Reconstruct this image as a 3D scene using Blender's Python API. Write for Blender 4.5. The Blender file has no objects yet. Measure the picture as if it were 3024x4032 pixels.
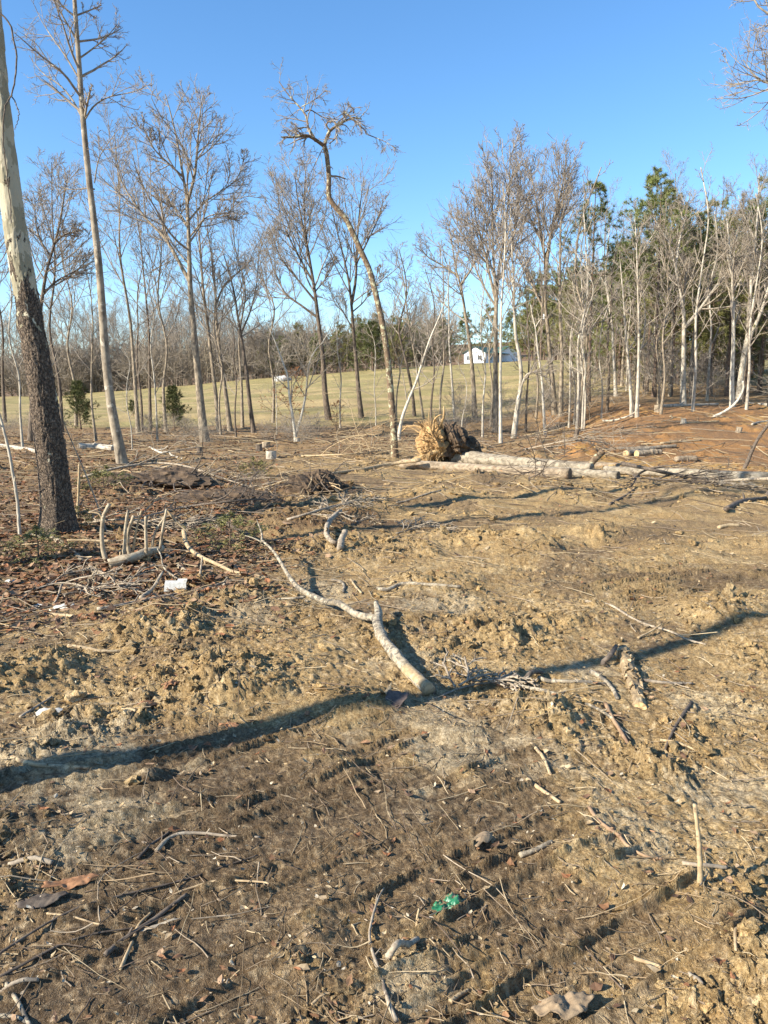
import bpy, math, random
import numpy as np

# ------------------------------------------------------------------ camera, sky, sun, exposure
scene = bpy.context.scene
COL = scene.collection
F_PX = 3046.0                      # focal length in pixels of the 3024 x 4032 photograph
CAM_H = 1.6
PITCH = math.atan(456.0 / F_PX)
cam_data = bpy.data.cameras.new('camera')
cam = bpy.data.objects.new('camera', cam_data)
COL.objects.link(cam)
cam.location = (0, 0, CAM_H)
cam.rotation_euler = (math.pi / 2 - PITCH, 0, 0)
cam_data.sensor_fit = 'VERTICAL'
cam_data.angle = 2 * math.atan(2016.0 / F_PX)
cam_data.clip_start = 0.05
cam_data.clip_end = 3000
scene.camera = cam

SUN_EL = math.radians(29)
SHADOW_AZ = math.radians(27)       # shadows run to +x and a little away from the camera
to_sun = np.array([-math.cos(SHADOW_AZ) * math.cos(SUN_EL), -math.sin(SHADOW_AZ) * math.cos(SUN_EL), math.sin(SUN_EL)])
world = bpy.data.worlds.new('World')
scene.world = world
world.use_nodes = True
wn = world.node_tree
bg = wn.nodes['Background']
sky = wn.nodes.new('ShaderNodeTexSky')
sky.sky_type = 'NISHITA'
sky.sun_disc = False
sky.sun_elevation = SUN_EL
sky.sun_rotation = math.atan2(to_sun[0], to_sun[1])
sky.air_density = 1.0
sky.dust_density = 0.15
sky.ozone_density = 3.5
tint = wn.nodes.new('ShaderNodeHueSaturation')
tint.inputs['Saturation'].default_value = 1.16
wn.links.new(sky.outputs[0], tint.inputs['Color'])
wn.links.new(tint.outputs[0], bg.inputs['Color'])
bg.inputs['Strength'].default_value = 0.12

sun_data = bpy.data.lights.new('sun', 'SUN')
sun_data.energy = 5.0
sun_data.angle = math.radians(0.53)
sun_data.color = (1.0, 0.93, 0.80)
sun = bpy.data.objects.new('sun', sun_data)
COL.objects.link(sun)
from mathutils import Vector
sun.rotation_euler = Vector(to_sun).to_track_quat('Z', 'Y').to_euler()

scene.view_settings.view_transform = 'Standard'
scene.view_settings.look = 'None'
scene.view_settings.exposure = 1.12
scene.view_settings.gamma = 1.0
scene.view_settings.use_curve_mapping = False

# ------------------------------------------------------------------ noise
_r = np.random.default_rng(11)
PERM = _r.permutation(4096).astype(np.int64)
GA = _r.random(4096) * 2 * np.pi
GX, GY = np.cos(GA), np.sin(GA)
RND = _r.random(4096)


def ss(a, b, x):
    t = np.clip((x - a) / (b - a), 0, 1)
    return t * t * (3 - 2 * t)


def hsh(ix, iy, seed):
    return PERM[(ix + PERM[(iy + seed * 131) & 4095]) & 4095]


def perlin(x, y, seed=0):
    x = np.asarray(x, float); y = np.asarray(y, float)
    fx = np.floor(x); fy = np.floor(y)
    ix = fx.astype(np.int64); iy = fy.astype(np.int64)
    dx = x - fx; dy = y - fy
    w = dx * dx * dx * (dx * (dx * 6 - 15) + 10)
    v = dy * dy * dy * (dy * (dy * 6 - 15) + 10)
    def g(a, b):
        h = hsh(ix + a, iy + b, seed)
        return GX[h] * (dx - a) + GY[h] * (dy - b)
    n0 = g(0, 0) * (1 - w) + g(1, 0) * w
    n1 = g(0, 1) * (1 - w) + g(1, 1) * w
    return (n0 * (1 - v) + n1 * v) * 1.5


def fbm(x, y, oct=4, seed=0, gain=0.5):
    s = 0.0; a = 1.0
    for k in range(oct):
        s = s + a * perlin(x, y, seed + k)
        x, y = 1.6 * x + 1.2 * y + 5.3, -1.2 * x + 1.6 * y + 2.1
        a *= gain
    return s


def clods(x, y, cell, seed, frac):
    """random lumps: at most one per cell, angular dome profile"""
    x = x / cell; y = y / cell
    x = x + 0.35 * perlin(x * 1.7, y * 1.7, seed + 50) + 0.2 * perlin(x * 4.1, y * 4.1, seed + 52)
    y = y + 0.35 * perlin(x * 1.7 + 9, y * 1.7, seed + 51) + 0.2 * perlin(x * 4.1 + 7, y * 4.1, seed + 53)
    ix = np.floor(x).astype(np.int64); iy = np.floor(y).astype(np.int64)
    out = np.zeros_like(x)
    for a in (-1, 0, 1):
        for b in (-1, 0, 1):
            h = hsh(ix + a, iy + b, seed)
            px = ix + a + RND[h]; py = iy + b + RND[(h + 77) & 4095]
            rad = 0.14 + 0.56 * RND[(h + 191) & 4095] ** 1.6
            hgt = (0.3 + 1.0 * RND[(h + 333) & 4095] ** 2) * (RND[(h + 517) & 4095] < frac)
            q = 1 - ((x - px) ** 2 + (y - py) ** 2) / (rad * rad)
            out = np.maximum(out, hgt * np.clip(q, 0, 1) ** .62 * rad * 1.6)
    return out * (.45 + 1.1 * np.abs(fbm(x * 2.3, y * 2.3, 2, seed + 60)))


def facets(x, y, cell, seed):
    """broken soil: every cell is a small tilted flat with its own height, steps between them"""
    x = x / cell; y = y / cell
    x = x + .30 * perlin(x * 1.3, y * 1.3, seed + 50) + .14 * perlin(x * 3.7, y * 3.7, seed + 52)
    y = y + .30 * perlin(x * 1.3 + 9, y * 1.3, seed + 51) + .14 * perlin(x * 3.7 + 7, y * 3.7, seed + 53)
    ix = np.floor(x).astype(np.int64); iy = np.floor(y).astype(np.int64)
    best = np.full_like(x, 9.0); out = np.zeros_like(x)
    for a in (-1, 0, 1):
        for b in (-1, 0, 1):
            h = hsh(ix + a, iy + b, seed)
            dx = x - (ix + a + RND[h]); dy = y - (iy + b + RND[(h + 77) & 4095])
            d = dx * dx + dy * dy
            k = d < best
            best = np.where(k, d, best)
            v = .75 * RND[(h + 333) & 4095] ** 2.5 + dx * (RND[(h + 191) & 4095] - .5) * .8 + dy * (RND[(h + 517) & 4095] - .5) * .8
            out = np.where(k, v, out)
    return out


# ------------------------------------------------------------------ terrain
def zbase(x, y):
    x = np.asarray(x, float); y = np.asarray(y, float)
    u = np.clip(x / np.maximum(y, 8), -0.7, 0.7)
    s = np.interp(u, [-.7, -.42, -.2, 0, .2, .5, .7], [-.004, .0, .018, .034, .045, .045, .045])
    zf = 1.6 + np.clip(y, 115, 260) * s
    t = np.clip((y - 31) / 84.0, 0, 1)
    z = zf * t ** 1.2
    z = z + 0.95 * ss(.10, .36, u) * ss(17, 33, y) * (1 - ss(60, 110, y))
    z = z + 0.16 * perlin(x * .13, y * .13, 3) * ss(4, 12, np.hypot(x, y))
    z = z + 11 * ss(185, 340, y)
    z = z - 0.5 * np.exp(-((x - 7.6) / 2.2) ** 2 - ((y - 33) / 4.0) ** 2)      # the gully under the trees
    return z


SINP, COSP = math.sin(PITCH), math.cos(PITCH)


def ray(u, v):
    a = (u - 1512.0) / F_PX; b = -(v - 2016.0) / F_PX
    return np.array([a, COSP + b * SINP, -SINP + b * COSP])


_T = np.geomspace(1.2, 260, 900)


def G(u, v, h=0.0):
    """where the line of sight through photograph pixel (u, v) meets the ground (raised by h)"""
    d = ray(u, v)
    p = np.array([0, 0, CAM_H])[None] + d[None] * _T[:, None]
    f = p[:, 2] - (zbase(p[:, 0], p[:, 1]) + h)
    k = np.argmax(f < 0) if (f < 0).any() else len(_T) - 1
    k = max(k, 1)
    w = f[k - 1] / (f[k - 1] - f[k]) if f[k] < 0 else 1.0
    return p[k - 1] * (1 - w) + p[k] * w


def D(u, v, Y):
    d = ray(u, v)
    return np.array([0, 0, CAM_H]) + d * (Y / d[1])


def msize(px, Y):
    return px * Y / F_PX


# heaps of broken clods: photograph position, radius in metres, height
HEAPS = [(870, 2670, .38, .10), (980, 2760, .25, .06), (2000, 2500, .34, .10), (2080, 2150, .40, .12), (1900, 2120, .3, .07),
         (1640, 2290, .28, .06), (2240, 2460, .22, .07), (2830, 2400, .40, .09), (2900, 2560, .3, .06), (1330, 2790, .3, .07),
         (1760, 2900, .12, .06), (1880, 3060, .16, .06), (1650, 3030, .16, .05), (2130, 2830, .2, .08), (1360, 3640, .12, .06),
         (1250, 3800, .2, .05), (1560, 3900, .2, .05), (2780, 3600, .25, .06), (2900, 3800, .25, .05), (330, 2880, .25, .06),
         (590, 3070, .09, .07), (300, 3350, .22, .05), (120, 3480, .14, .05), (2420, 3430, .2, .05), (150, 3000, .25, .06),
         (1240, 1935, .8, .16), (1330, 2010, .9, .12), (1150, 2040, .9, .12), (660, 1910, 1.3, .16), (850, 1960, .9, .1), (430, 1960, .9, .15),
         (2140, 1950, .9, .16), (1750, 1960, 1.0, .16), (2700, 1960, 1.0, .16), (1900, 1900, 1.0, .15), (2350, 2100, .5, .06),
         (1500, 1705, .8, .4), (2950, 1610, 1.0, .25), (2290, 1800, .5, .3), (2100, 1815, .5, .22), (1340, 3010, .16, .05), (1000, 2340, .5, .08),
         (2560, 3000, .2, .05), (2720, 2940, .25, .05), (760, 2300, .4, .07), (600, 2500, .5, .07), (150, 2620, .4, .09), (100, 3230, .3, .05)]
HEAPW = [(G(u, v), r, h) for (u, v, r, h) in HEAPS]
TA = math.radians(34)
TRACKS = [(-.42, 3.0, 1.1, .45), (.42, 2.2, .7, .28), (-.55, 1.95, .7, .16), (2.6, 6.6, 1.2, .3)]      # centres, half length along, half width across


def track_mask(x, y):
    m = np.zeros_like(x)
    for cx, cy, la, lb in TRACKS:
        dx = x - cx + .1 * perlin(x * 2.2, y * 2.2, 61); dy = y - cy + .1 * perlin(x * 2.2, y * 2.2, 62)
        a = dx * math.cos(TA) + dy * math.sin(TA); b = -dx * math.sin(TA) + dy * math.cos(TA)
        m = np.maximum(m, (1 - ss(.7, 1.15, np.abs(a) / la)) * (1 - ss(.8, 1.1, np.abs(b) / (lb * 1.9))))
    return m


def heap_mask(x, y):
    m = np.zeros_like(x); hz = np.zeros_like(x)
    wx = x + .12 * perlin(x * 3, y * 3, 71); wy = y + .12 * perlin(x * 3, y * 3, 72)
    for c, r, h in HEAPW:
        q = ((wx - c[0]) ** 2 + (wy - c[1]) ** 2) / (r * r)
        e = np.exp(-q * 1.3)
        m = np.maximum(m, e); hz = np.maximum(hz, h * e)
    return m, hz


def detail(x, y):
    x = np.asarray(x, float); y = np.asarray(y, float)
    r = np.hypot(x, y)
    fade = 1 - ss(32, 60, r)
    trk = track_mask(x, y)
    hm, hz = heap_mask(x, y)
    low = fbm(x * .55, y * .55, 3, 21)
    scraped = ss(5.2, 7.5, r) * (1 - ss(13.5, 17, r)) * ss(-.2, .25, x / np.maximum(y, 1))       # smooth, scraped mud right of centre
    cm = np.clip(.36 + 1.15 * low + .35 * fbm(x * 2.2, y * 2.2, 2, 27) + 1.0 * hm, .02, 1.3) * (1 - .85 * trk) * (1 - .4 * scraped)
    z = .05 * fbm(x * .9, y * .9, 3, 31) * (1 - .6 * trk)
    z = z + hz * np.where(r < 7.5, .7, 1.0)
    fr = .75; tf = (1 - .88 * trk) * (.8 + .2 * ss(3.5, 7, r))
    z = z + cm * .10 * .40 * clods(x, y, .40, 101, .45) * np.clip(hm * 1.4 + ss(2.6, 5, r) * .55, 0, 1.2)
    z = z + cm * .27 * .17 * clods(x, y, .17, 102, .5) * (1 + .7 * ss(5, 8, r))
    z = z + tf * (.12 + cm) * .34 * .10 * facets(x, y, .10, 103)
    z = z + tf * (.16 + cm) * .50 * .045 * facets(x, y, .045, 104) * (1 - ss(9, 15, r))
    z = z + (.25 + cm) * (1 - .6 * trk) * .55 * .021 * facets(x, y, .021, 105) * (1 - ss(4.5, 7.5, r))
    z = z + tf * cm * .45 * .075 * clods(x, y, .075, 106, .25)
    # tilted plates and crumbly relief
    z = z - .020 * (np.abs(fbm(x * 7, y * 7, 3, 41)) - .3) * (.35 + cm) * (1 - .75 * trk)
    z = z + .009 * fbm(x * 26, y * 26, 2, 45) * (1 - .5 * trk) - .012 * np.abs(fbm(x * 15, y * 15, 2, 47)) * (1 - .5 * trk)
    # grouser marks of the tracked machine: flat pads between narrow crumbled ridges
    s = -x * math.sin(TA) + y * math.cos(TA) + .022 * perlin(x * 3.1, y * 3.1, 81) + .05 * perlin(x * .7, y * .7, 82)
    per = .11
    k = np.floor(s / per); f = s / per - k - .5
    along = x * math.cos(TA) + y * math.sin(TA)
    amp = np.clip(.75 + 1.0 * perlin(along * .9 + k * 3.3, k * 1.7, 83), .15, 1.3)
    rid = np.exp(-(f / .10) ** 2) * amp * (.9 + .35 * perlin(along * 5, k * 5.1, 84) + .18 * perlin(along * 23, k * 5.1, 85)) - .5 * np.exp(-((f - .24) / .10) ** 2) * amp
    z = z + trk * .034 * rid
    # long shallow scrape marks in the middle distance
    z = z + scraped * .03 * fbm(x * .8 - y * .25, y * 4.5, 3, 91)
    return z * fade, cm, trk, hm


def zfull(x, y):
    x = np.atleast_1d(np.asarray(x, float)); y = np.atleast_1d(np.asarray(y, float))
    return zbase(x, y) + detail(x, y)[0]


PALE = [(1850, 2930, .45), (2080, 3000, .35), (2480, 3250, .25), (1700, 2800, .3), (1620, 2600, .3), (2760, 2760, .35), (330, 3010, .45), (180, 2930, .4), (450, 3230, .3),
        (1560, 3870, .16), (2860, 3080, .3), (2330, 2640, .3), (1300, 2330, .5), (980, 2420, .4), (1750, 2380, .4)]
PALEW = [(G(u, v), r) for (u, v, r) in PALE]
C_DRY = np.array([.47, .335, .165]); C_TAN = np.array([.355, .238, .108]); C_PALE = np.array([.52, .42, .27])
C_MOIST = np.array([.235, .162, .088]); C_DARK = np.array([.145, .10, .058])
C_ORANGE = np.array([.43, .22, .075]); C_REDB = np.array([.27, .15, .068]); C_LITTER = np.array([.21, .13, .068])
C_STRAW = np.array([.42, .315, .15]); C_GREEN = np.array([.30, .25, .10])


def mix(a, b, t):
    t = np.clip(t, 0, 1)[:, None]
    return a * (1 - t) + b * t


def ground_color(x, y, cm, trk, hm):
    r = np.hypot(x, y); u = x / np.maximum(y, 1)
    n1 = fbm(x * .8, y * .8, 4, 201); n2 = fbm(x * 2.6, y * 2.6, 4, 205); n3 = fbm(x * 9, y * 9, 3, 209); n4 = perlin(x * .25, y * .25, 213)
    c = mix(np.tile(C_TAN, (len(x), 1)), C_DRY, .5 + .9 * n2)
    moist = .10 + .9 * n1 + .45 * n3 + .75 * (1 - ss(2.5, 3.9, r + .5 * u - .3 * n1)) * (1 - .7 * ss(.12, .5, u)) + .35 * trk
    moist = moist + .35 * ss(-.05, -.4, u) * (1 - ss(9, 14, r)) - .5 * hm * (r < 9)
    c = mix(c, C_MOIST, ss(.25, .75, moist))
    n6 = fbm(x * 24, y * 24, 2, 251) * (1 - ss(7, 11, r)); n7 = fbm(x * 55, y * 55, 2, 255) * (1 - ss(3, 5, r))
    moist = moist - .35 * n6 - .3 * n7
    c = mix(c, C_DARK, ss(.85, 1.5, moist + .3 * n2) * .8)
    pm = np.zeros_like(x)
    for q, rad in PALEW:
        pm = np.maximum(pm, np.exp(-((x - q[0]) ** 2 + (y - q[1]) ** 2) / rad ** 2 * 1.5))
    c = mix(c, C_PALE, ss(.3, .85, pm + .5 * n2 + .35 * n3) * .65)
    # browner torn-up strip in front of the logs, dark earth heaps
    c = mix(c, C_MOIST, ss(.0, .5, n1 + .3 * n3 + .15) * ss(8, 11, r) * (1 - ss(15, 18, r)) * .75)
    for (hu, hv, hr) in ((1240, 1935, 1.0), (640, 1915, 1.5), (860, 1970, .9), (1330, 2060, .8), (430, 2010, 1.2)):
        q = G(hu, hv); c = mix(c, C_DARK * np.array([1.05, .9, .8]), ss(.25, .75, np.exp(-((x - q[0]) ** 2 + (y - q[1]) ** 2) / hr ** 2) + .35 * n2) * .85)
    # leaf litter, left and beyond
    lit = ss(5.2, 7.5, r - .5 * n1) * ss(-.02, -.22, u + .05 * n1) + ss(19, 23, r + 2 * n1)
    c = mix(c, C_LITTER, np.clip(lit, 0, 1) * (.55 + .4 * n2))
    # orange clay bank on the right
    bank = ss(.17, .27, u + .04 * n1) * ss(17, 20, r + 1.5 * n1) * (1 - ss(36, 42, r))
    c = mix(c, C_REDB, bank * .9)
    c = mix(c, C_ORANGE, bank * ss(-.05, .5, n1 + .5 * n2) * .8)
    c = mix(c, np.array([.5, .31, .10]), bank * ss(.35, .6, n4 + .6 * n2) * .7)
    # mown field
    fld = field_mask(x, y)
    n5 = fbm(x * .12, y * .3, 3, 221)
    g = mix(np.tile(C_STRAW, (len(x), 1)), C_GREEN, ss(-.35, .35, n5 + .25 * fbm(x * .7, y * 1.5, 3, 231) + .010 * (y - 60)))
    g = g * (1 + .25 * fbm(x * .5, y * .25, 3, 261))[:, None]
    g = mix(g, C_LITTER * .9, ss(122, 140, y + 4 * n4))
    c = c * (1 - fld[:, None]) + g * fld[:, None]
    c = mix(c, C_PALE, ss(.28, .62, n6 + .5 * n7 + .15 * n2) * .55 * (1 - .6 * trk))
    return c * (1 + .14 * n3 + .25 * n6 + .2 * n7)[:, None]


def field_edge(x, y):
    u = np.clip(x / np.maximum(y, 1), -.6, .6)
    return np.interp(u, [-.6, -.2, 0, .2, .35, .6], [39, 38, 39, 43, 50, 60])


def field_mask(x, y):
    e = field_edge(x, y)
    return ss(-2.5, 2.5, y - e + 2.5 * perlin(x * .3, y * .3, 241) + 1.5 * perlin(x * 1.1, y * 1.1, 242))


# ------------------------------------------------------------------ object helpers
def mesh_np(name, verts, quads=None, tris=None, mat=None, smooth=True, col=None, mats=None, midx=None):
    me = bpy.data.meshes.new(name)
    verts = np.asarray(verts, np.float32)
    nq = 0 if quads is None else len(quads); nt = 0 if tris is None else len(tris)
    me.vertices.add(len(verts)); me.vertices.foreach_set('co', verts.ravel())
    idx = []
    if nq: idx.append(np.asarray(quads, np.int32).ravel())
    if nt: idx.append(np.asarray(tris, np.int32).ravel())
    idx = np.concatenate(idx)
    me.loops.add(len(idx)); me.loops.foreach_set('vertex_index', idx)
    me.polygons.add(nq + nt)
    st = np.concatenate([np.arange(nq) * 4, nq * 4 + np.arange(nt) * 3]).astype(np.int32)
    me.polygons.foreach_set('loop_start', st)
    me.polygons.foreach_set('use_smooth', np.full(nq + nt, smooth, bool))
    if midx is not None: me.polygons.foreach_set('material_index', np.asarray(midx, np.int32))
    if col is not None:
        at = me.color_attributes.new('Col', 'FLOAT_COLOR', 'POINT')
        c4 = np.ones((len(verts), 4), np.float32); c4[:, :3] = np.clip(col, .002, 1)
        at.data.foreach_set('color', c4.ravel())
    me.update(calc_edges=True)
    for m in (mats or ([mat] if mat else [])): me.materials.append(m)
    return me


def link(name, me, parent=None, label=None, cat=None, group=None, kind=None, loc=None):
    o = bpy.data.objects.new(name, me); COL.objects.link(o)
    if parent is not None: o.parent = parent
    if label: o['label'] = label
    if cat: o['category'] = cat
    if group: o['group'] = group
    if kind: o['kind'] = kind
    if loc is not None: o.location = loc
    return o


def empty(name, loc, label, cat, group=None, rz=0, sc=None):
    o = link(name, None, None, label, cat, group)
    o.location = [float(q) for q in loc]; o.rotation_euler = (0, 0, rz)
    o.empty_display_size = .2
    if sc is not None: o.scale = (sc, sc, sc) if np.isscalar(sc) else sc
    return o


def unit(v):
    return v / np.maximum(np.linalg.norm(v, axis=-1, keepdims=True), 1e-9)


def tubes(paths, rads, sides):
    """many tubes at once: paths (N,P,3), rads (N,P)"""
    N, P, _ = paths.shape
    t = np.empty_like(paths)
    t[:, 1:-1] = paths[:, 2:] - paths[:, :-2]; t[:, 0] = paths[:, 1] - paths[:, 0]; t[:, -1] = paths[:, -1] - paths[:, -2]
    t = unit(t)
    m = unit(paths[:, -1] - paths[:, 0])
    ref = np.where(np.abs(m[:, 2:3]) < .8, np.array([[0, 0, 1.]]), np.array([[1., 0, 0]]))
    ref = unit(ref - m * (ref * m).sum(1, keepdims=True))
    n = unit(np.cross(t, ref[:, None])); b = np.cross(t, n)
    a = np.arange(sides) * 2 * np.pi / sides
    v = paths[:, :, None] + rads[:, :, None, None] * (np.cos(a)[None, None, :, None] * n[:, :, None] + np.sin(a)[None, None, :, None] * b[:, :, None])
    i = np.arange(N)[:, None, None] * P * sides; j = np.arange(P - 1)[None, :, None] * sides
    s = np.arange(sides)[None, None]; s2 = (s + 1) % sides
    q = np.stack([i + j + s, i + j + s2, i + j + sides + s2, i + j + sides + s], -1).reshape(-1, 4)
    return v.reshape(-1, 3), q


def join(parts):
    vs, qs, o = [], [], 0
    for v, q in parts:
        vs.append(v); qs.append(q + o); o += len(v)
    return np.concatenate(vs), np.concatenate(qs)


def smooth_path(pts, n):
    """Catmull-Rom through the points, n samples evenly by length"""
    p = np.asarray(pts, float)
    if len(p) == 2: p = np.array([p[0], (p[0] + p[1]) / 2, p[1]])
    e = np.vstack([2 * p[0] - p[1], p, 2 * p[-1] - p[-2]])
    out = []
    for i in range(1, len(e) - 2):
        t = np.linspace(0, 1, 12, endpoint=False)[:, None]
        a, b, c, d = e[i - 1], e[i], e[i + 1], e[i + 2]
        out.append(.5 * (2 * b + (c - a) * t + (2 * a - 5 * b + 4 * c - d) * t * t + (3 * b - a - 3 * c + d) * t ** 3))
    out = np.vstack(out + [p[-1:]])
    L = np.concatenate([[0], np.cumsum(np.linalg.norm(np.diff(out, axis=0), axis=1))])
    s = np.linspace(0, L[-1], n)
    return np.stack([np.interp(s, L, out[:, k]) for k in range(out.shape[1])], 1)


def grow(rng, paths, rads, n, t0, t1, ang, lf, P, up=.1, wob=.12, rfac=.6, rtip=.004, shape=.6, flat=0.0):
    N, Pp, _ = paths.shape
    plen = np.linalg.norm(np.diff(paths, axis=1), axis=2).sum(1)
    k = np.arange(n)[None]
    t = t0 + (t1 - t0) * (k + rng.random((N, n))) / n
    q = t * (Pp - 1); i = np.clip(np.floor(q).astype(int), 0, Pp - 2); f = (q - i)[..., None]
    ar = np.arange(N)[:, None]
    A, B = paths[ar, i], paths[ar, i + 1]
    base = A * (1 - f) + B * f
    tan = unit(B - A)
    rb = rads[ar, i] * (1 - f[..., 0]) + rads[ar, i + 1] * f[..., 0]
    az = k * 2.4 + rng.random((N, 1)) * 6.28 + rng.normal(0, .5, (N, n))
    ref = np.where(np.abs(tan[..., 2:3]) < .8, np.array([0, 0, 1.]), np.array([1., 0, 0]))
    e1 = unit(np.cross(tan, ref)); e2 = np.cross(tan, e1)
    a = np.radians(ang) * (1 + rng.normal(0, .22, (N, n)))
    d = np.cos(a)[..., None] * tan + np.sin(a)[..., None] * (np.cos(az)[..., None] * e1 + np.sin(az)[..., None] * e2)
    tt = (t - t0) / max(t1 - t0, 1e-6)
    L = plen[:, None] * lf * (1 - shape * tt) * (.65 + .7 * rng.random((N, n)))
    r0 = np.maximum(np.minimum(rb * rfac, rb * .95), rtip)
    M = N * n
    base = base.reshape(M, 3); d = unit(d.reshape(M, 3)); L = L.reshape(M); r0 = r0.reshape(M)
    out = np.empty((M, P, 3)); out[:, 0] = base
    st = (L / (P - 1))[:, None]
    for j in range(1, P):
        d = d + rng.normal(0, wob, (M, 3)); d[:, 2] += up
        if flat: d[:, 2] *= (1 - flat)
        d = unit(d)
        out[:, j] = out[:, j - 1] + d * st
    w = np.linspace(0, 1, P)[None]
    R = r0[:, None] * (1 - w) ** .8 + rtip * w
    return out, np.maximum(R, rtip * .8)

# ------------------------------------------------------------------ materials
def nt(name):
    m = bpy.data.materials.new(name); m.use_nodes = True
    t = m.node_tree
    return m, t, t.nodes['Principled BSDF']


def node(t, kind, **kw):
    n = t.nodes.new(kind)
    for k, v in kw.items():
        if k in n.inputs: n.inputs[k].default_value = v
        else: setattr(n, k, v)
    return n


def mixc(t, fac, a, b, blend='MIX'):
    n = t.nodes.new('ShaderNodeMix'); n.data_type = 'RGBA'; n.blend_type = blend
    for i, v in ((0, fac), (6, a), (7, b)):
        if hasattr(v, 'is_output'): t.links.new(v, n.inputs[i])
        else: n.inputs[i].default_value = (*v, 1) if isinstance(v, (tuple, list)) and len(v) == 3 else v
    return n.outputs[2]


def ramp(t, src, lo, hi):
    n = t.nodes.new('ShaderNodeMapRange'); n.interpolation_type = 'SMOOTHSTEP'
    n.inputs[1].default_value = lo; n.inputs[2].default_value = hi
    t.links.new(src, n.inputs[0])
    return n.outputs[0]


def noise(t, scale, detail=4, rough=.6, vec=None, dist=0.0):
    n = node(t, 'ShaderNodeTexNoise'); n.inputs['Scale'].default_value = scale
    n.inputs['Detail'].default_value = detail; n.inputs['Roughness'].default_value = rough; n.inputs['Distortion'].default_value = dist
    if vec is not None: t.links.new(vec, n.inputs['Vector'])
    return n.outputs[0]


def coords(t, scale=(1, 1, 1)):
    c = node(t, 'ShaderNodeNewGeometry') if False else node(t, 'ShaderNodeTexCoord')
    mp = node(t, 'ShaderNodeMapping'); mp.inputs['Scale'].default_value = scale
    t.links.new(c.outputs['Object'], mp.inputs['Vector'])
    return mp.outputs[0]


def bump(t, b, h, strength, dist):
    n = node(t, 'ShaderNodeBump'); n.inputs['Strength'].default_value = strength; n.inputs['Distance'].default_value = dist
    t.links.new(h, n.inputs['Height']); t.links.new(n.outputs[0], b.inputs['Normal'])


def mat_ground():
    m, t, b = nt('soil')
    at = node(t, 'ShaderNodeAttribute', attribute_name='Col')
    v = coords(t)
    n1 = noise(t, 14, 5, .65, v); n2 = noise(t, 75, 4, .7, v); n3 = noise(t, 240, 3, .7, v)
    c = mixc(t, ramp(t, n1, .3, .75), at.outputs['Color'], (1.4, 1.36, 1.28), 'MULTIPLY')
    c = mixc(t, ramp(t, n2, .60, .40), c, (.56, .52, .47), 'MULTIPLY')
    c = mixc(t, ramp(t, n3, .60, .70), c, (.52, .43, .30))
    t.links.new(c, b.inputs['Base Color'])
    b.inputs['Roughness'].default_value = .93; b.inputs['Specular IOR Level'].default_value = .25
    s = node(t, 'ShaderNodeMath', operation='ADD'); t.links.new(n2, s.inputs[0]); t.links.new(n3, s.inputs[1])
    s2 = node(t, 'ShaderNodeMath', operation='MULTIPLY_ADD'); t.links.new(noise(t, 38, 4, .75, v), s2.inputs[0]); s2.inputs[1].default_value = 1.6; t.links.new(s.outputs[0], s2.inputs[2])
    bump(t, b, s2.outputs[0], .9, .014)
    return m


def mat_plain(name, c1, c2, scale=20, rough=.85, bmp=.3, bd=.004, stretch=(1, 1, 1), c3=None, s3=6, lo3=.52, hi3=.6, spec=.3):
    m, t, b = nt(name)
    v = coords(t, stretch)
    n1 = noise(t, scale, 5, .65, v)
    c = mixc(t, ramp(t, n1, .32, .68), c1, c2)
    if c3:
        c = mixc(t, ramp(t, noise(t, s3, 4, .7, coords(t)), lo3, hi3), c, c3)
    t.links.new(c, b.inputs['Base Color'])
    b.inputs['Roughness'].default_value = rough; b.inputs['Specular IOR Level'].default_value = spec
    if bmp: bump(t, b, noise(t, scale * 1.6, 5, .7, v), bmp, bd)
    return m


def mat_col(name, rough=.85, sc=30, transl=0.0):
    """colour per piece from the Col attribute, with grain"""
    m, t, b = nt(name)
    at = node(t, 'ShaderNodeAttribute', attribute_name='Col')
    c = mixc(t, ramp(t, noise(t, sc, 4, .65, coords(t)), .35, .7), at.outputs['Color'], (.68, .64, .6), 'MULTIPLY')
    t.links.new(c, b.inputs['Base Color'])
    b.inputs['Roughness'].default_value = rough; b.inputs['Specular IOR Level'].default_value = .25
    return m


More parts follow.
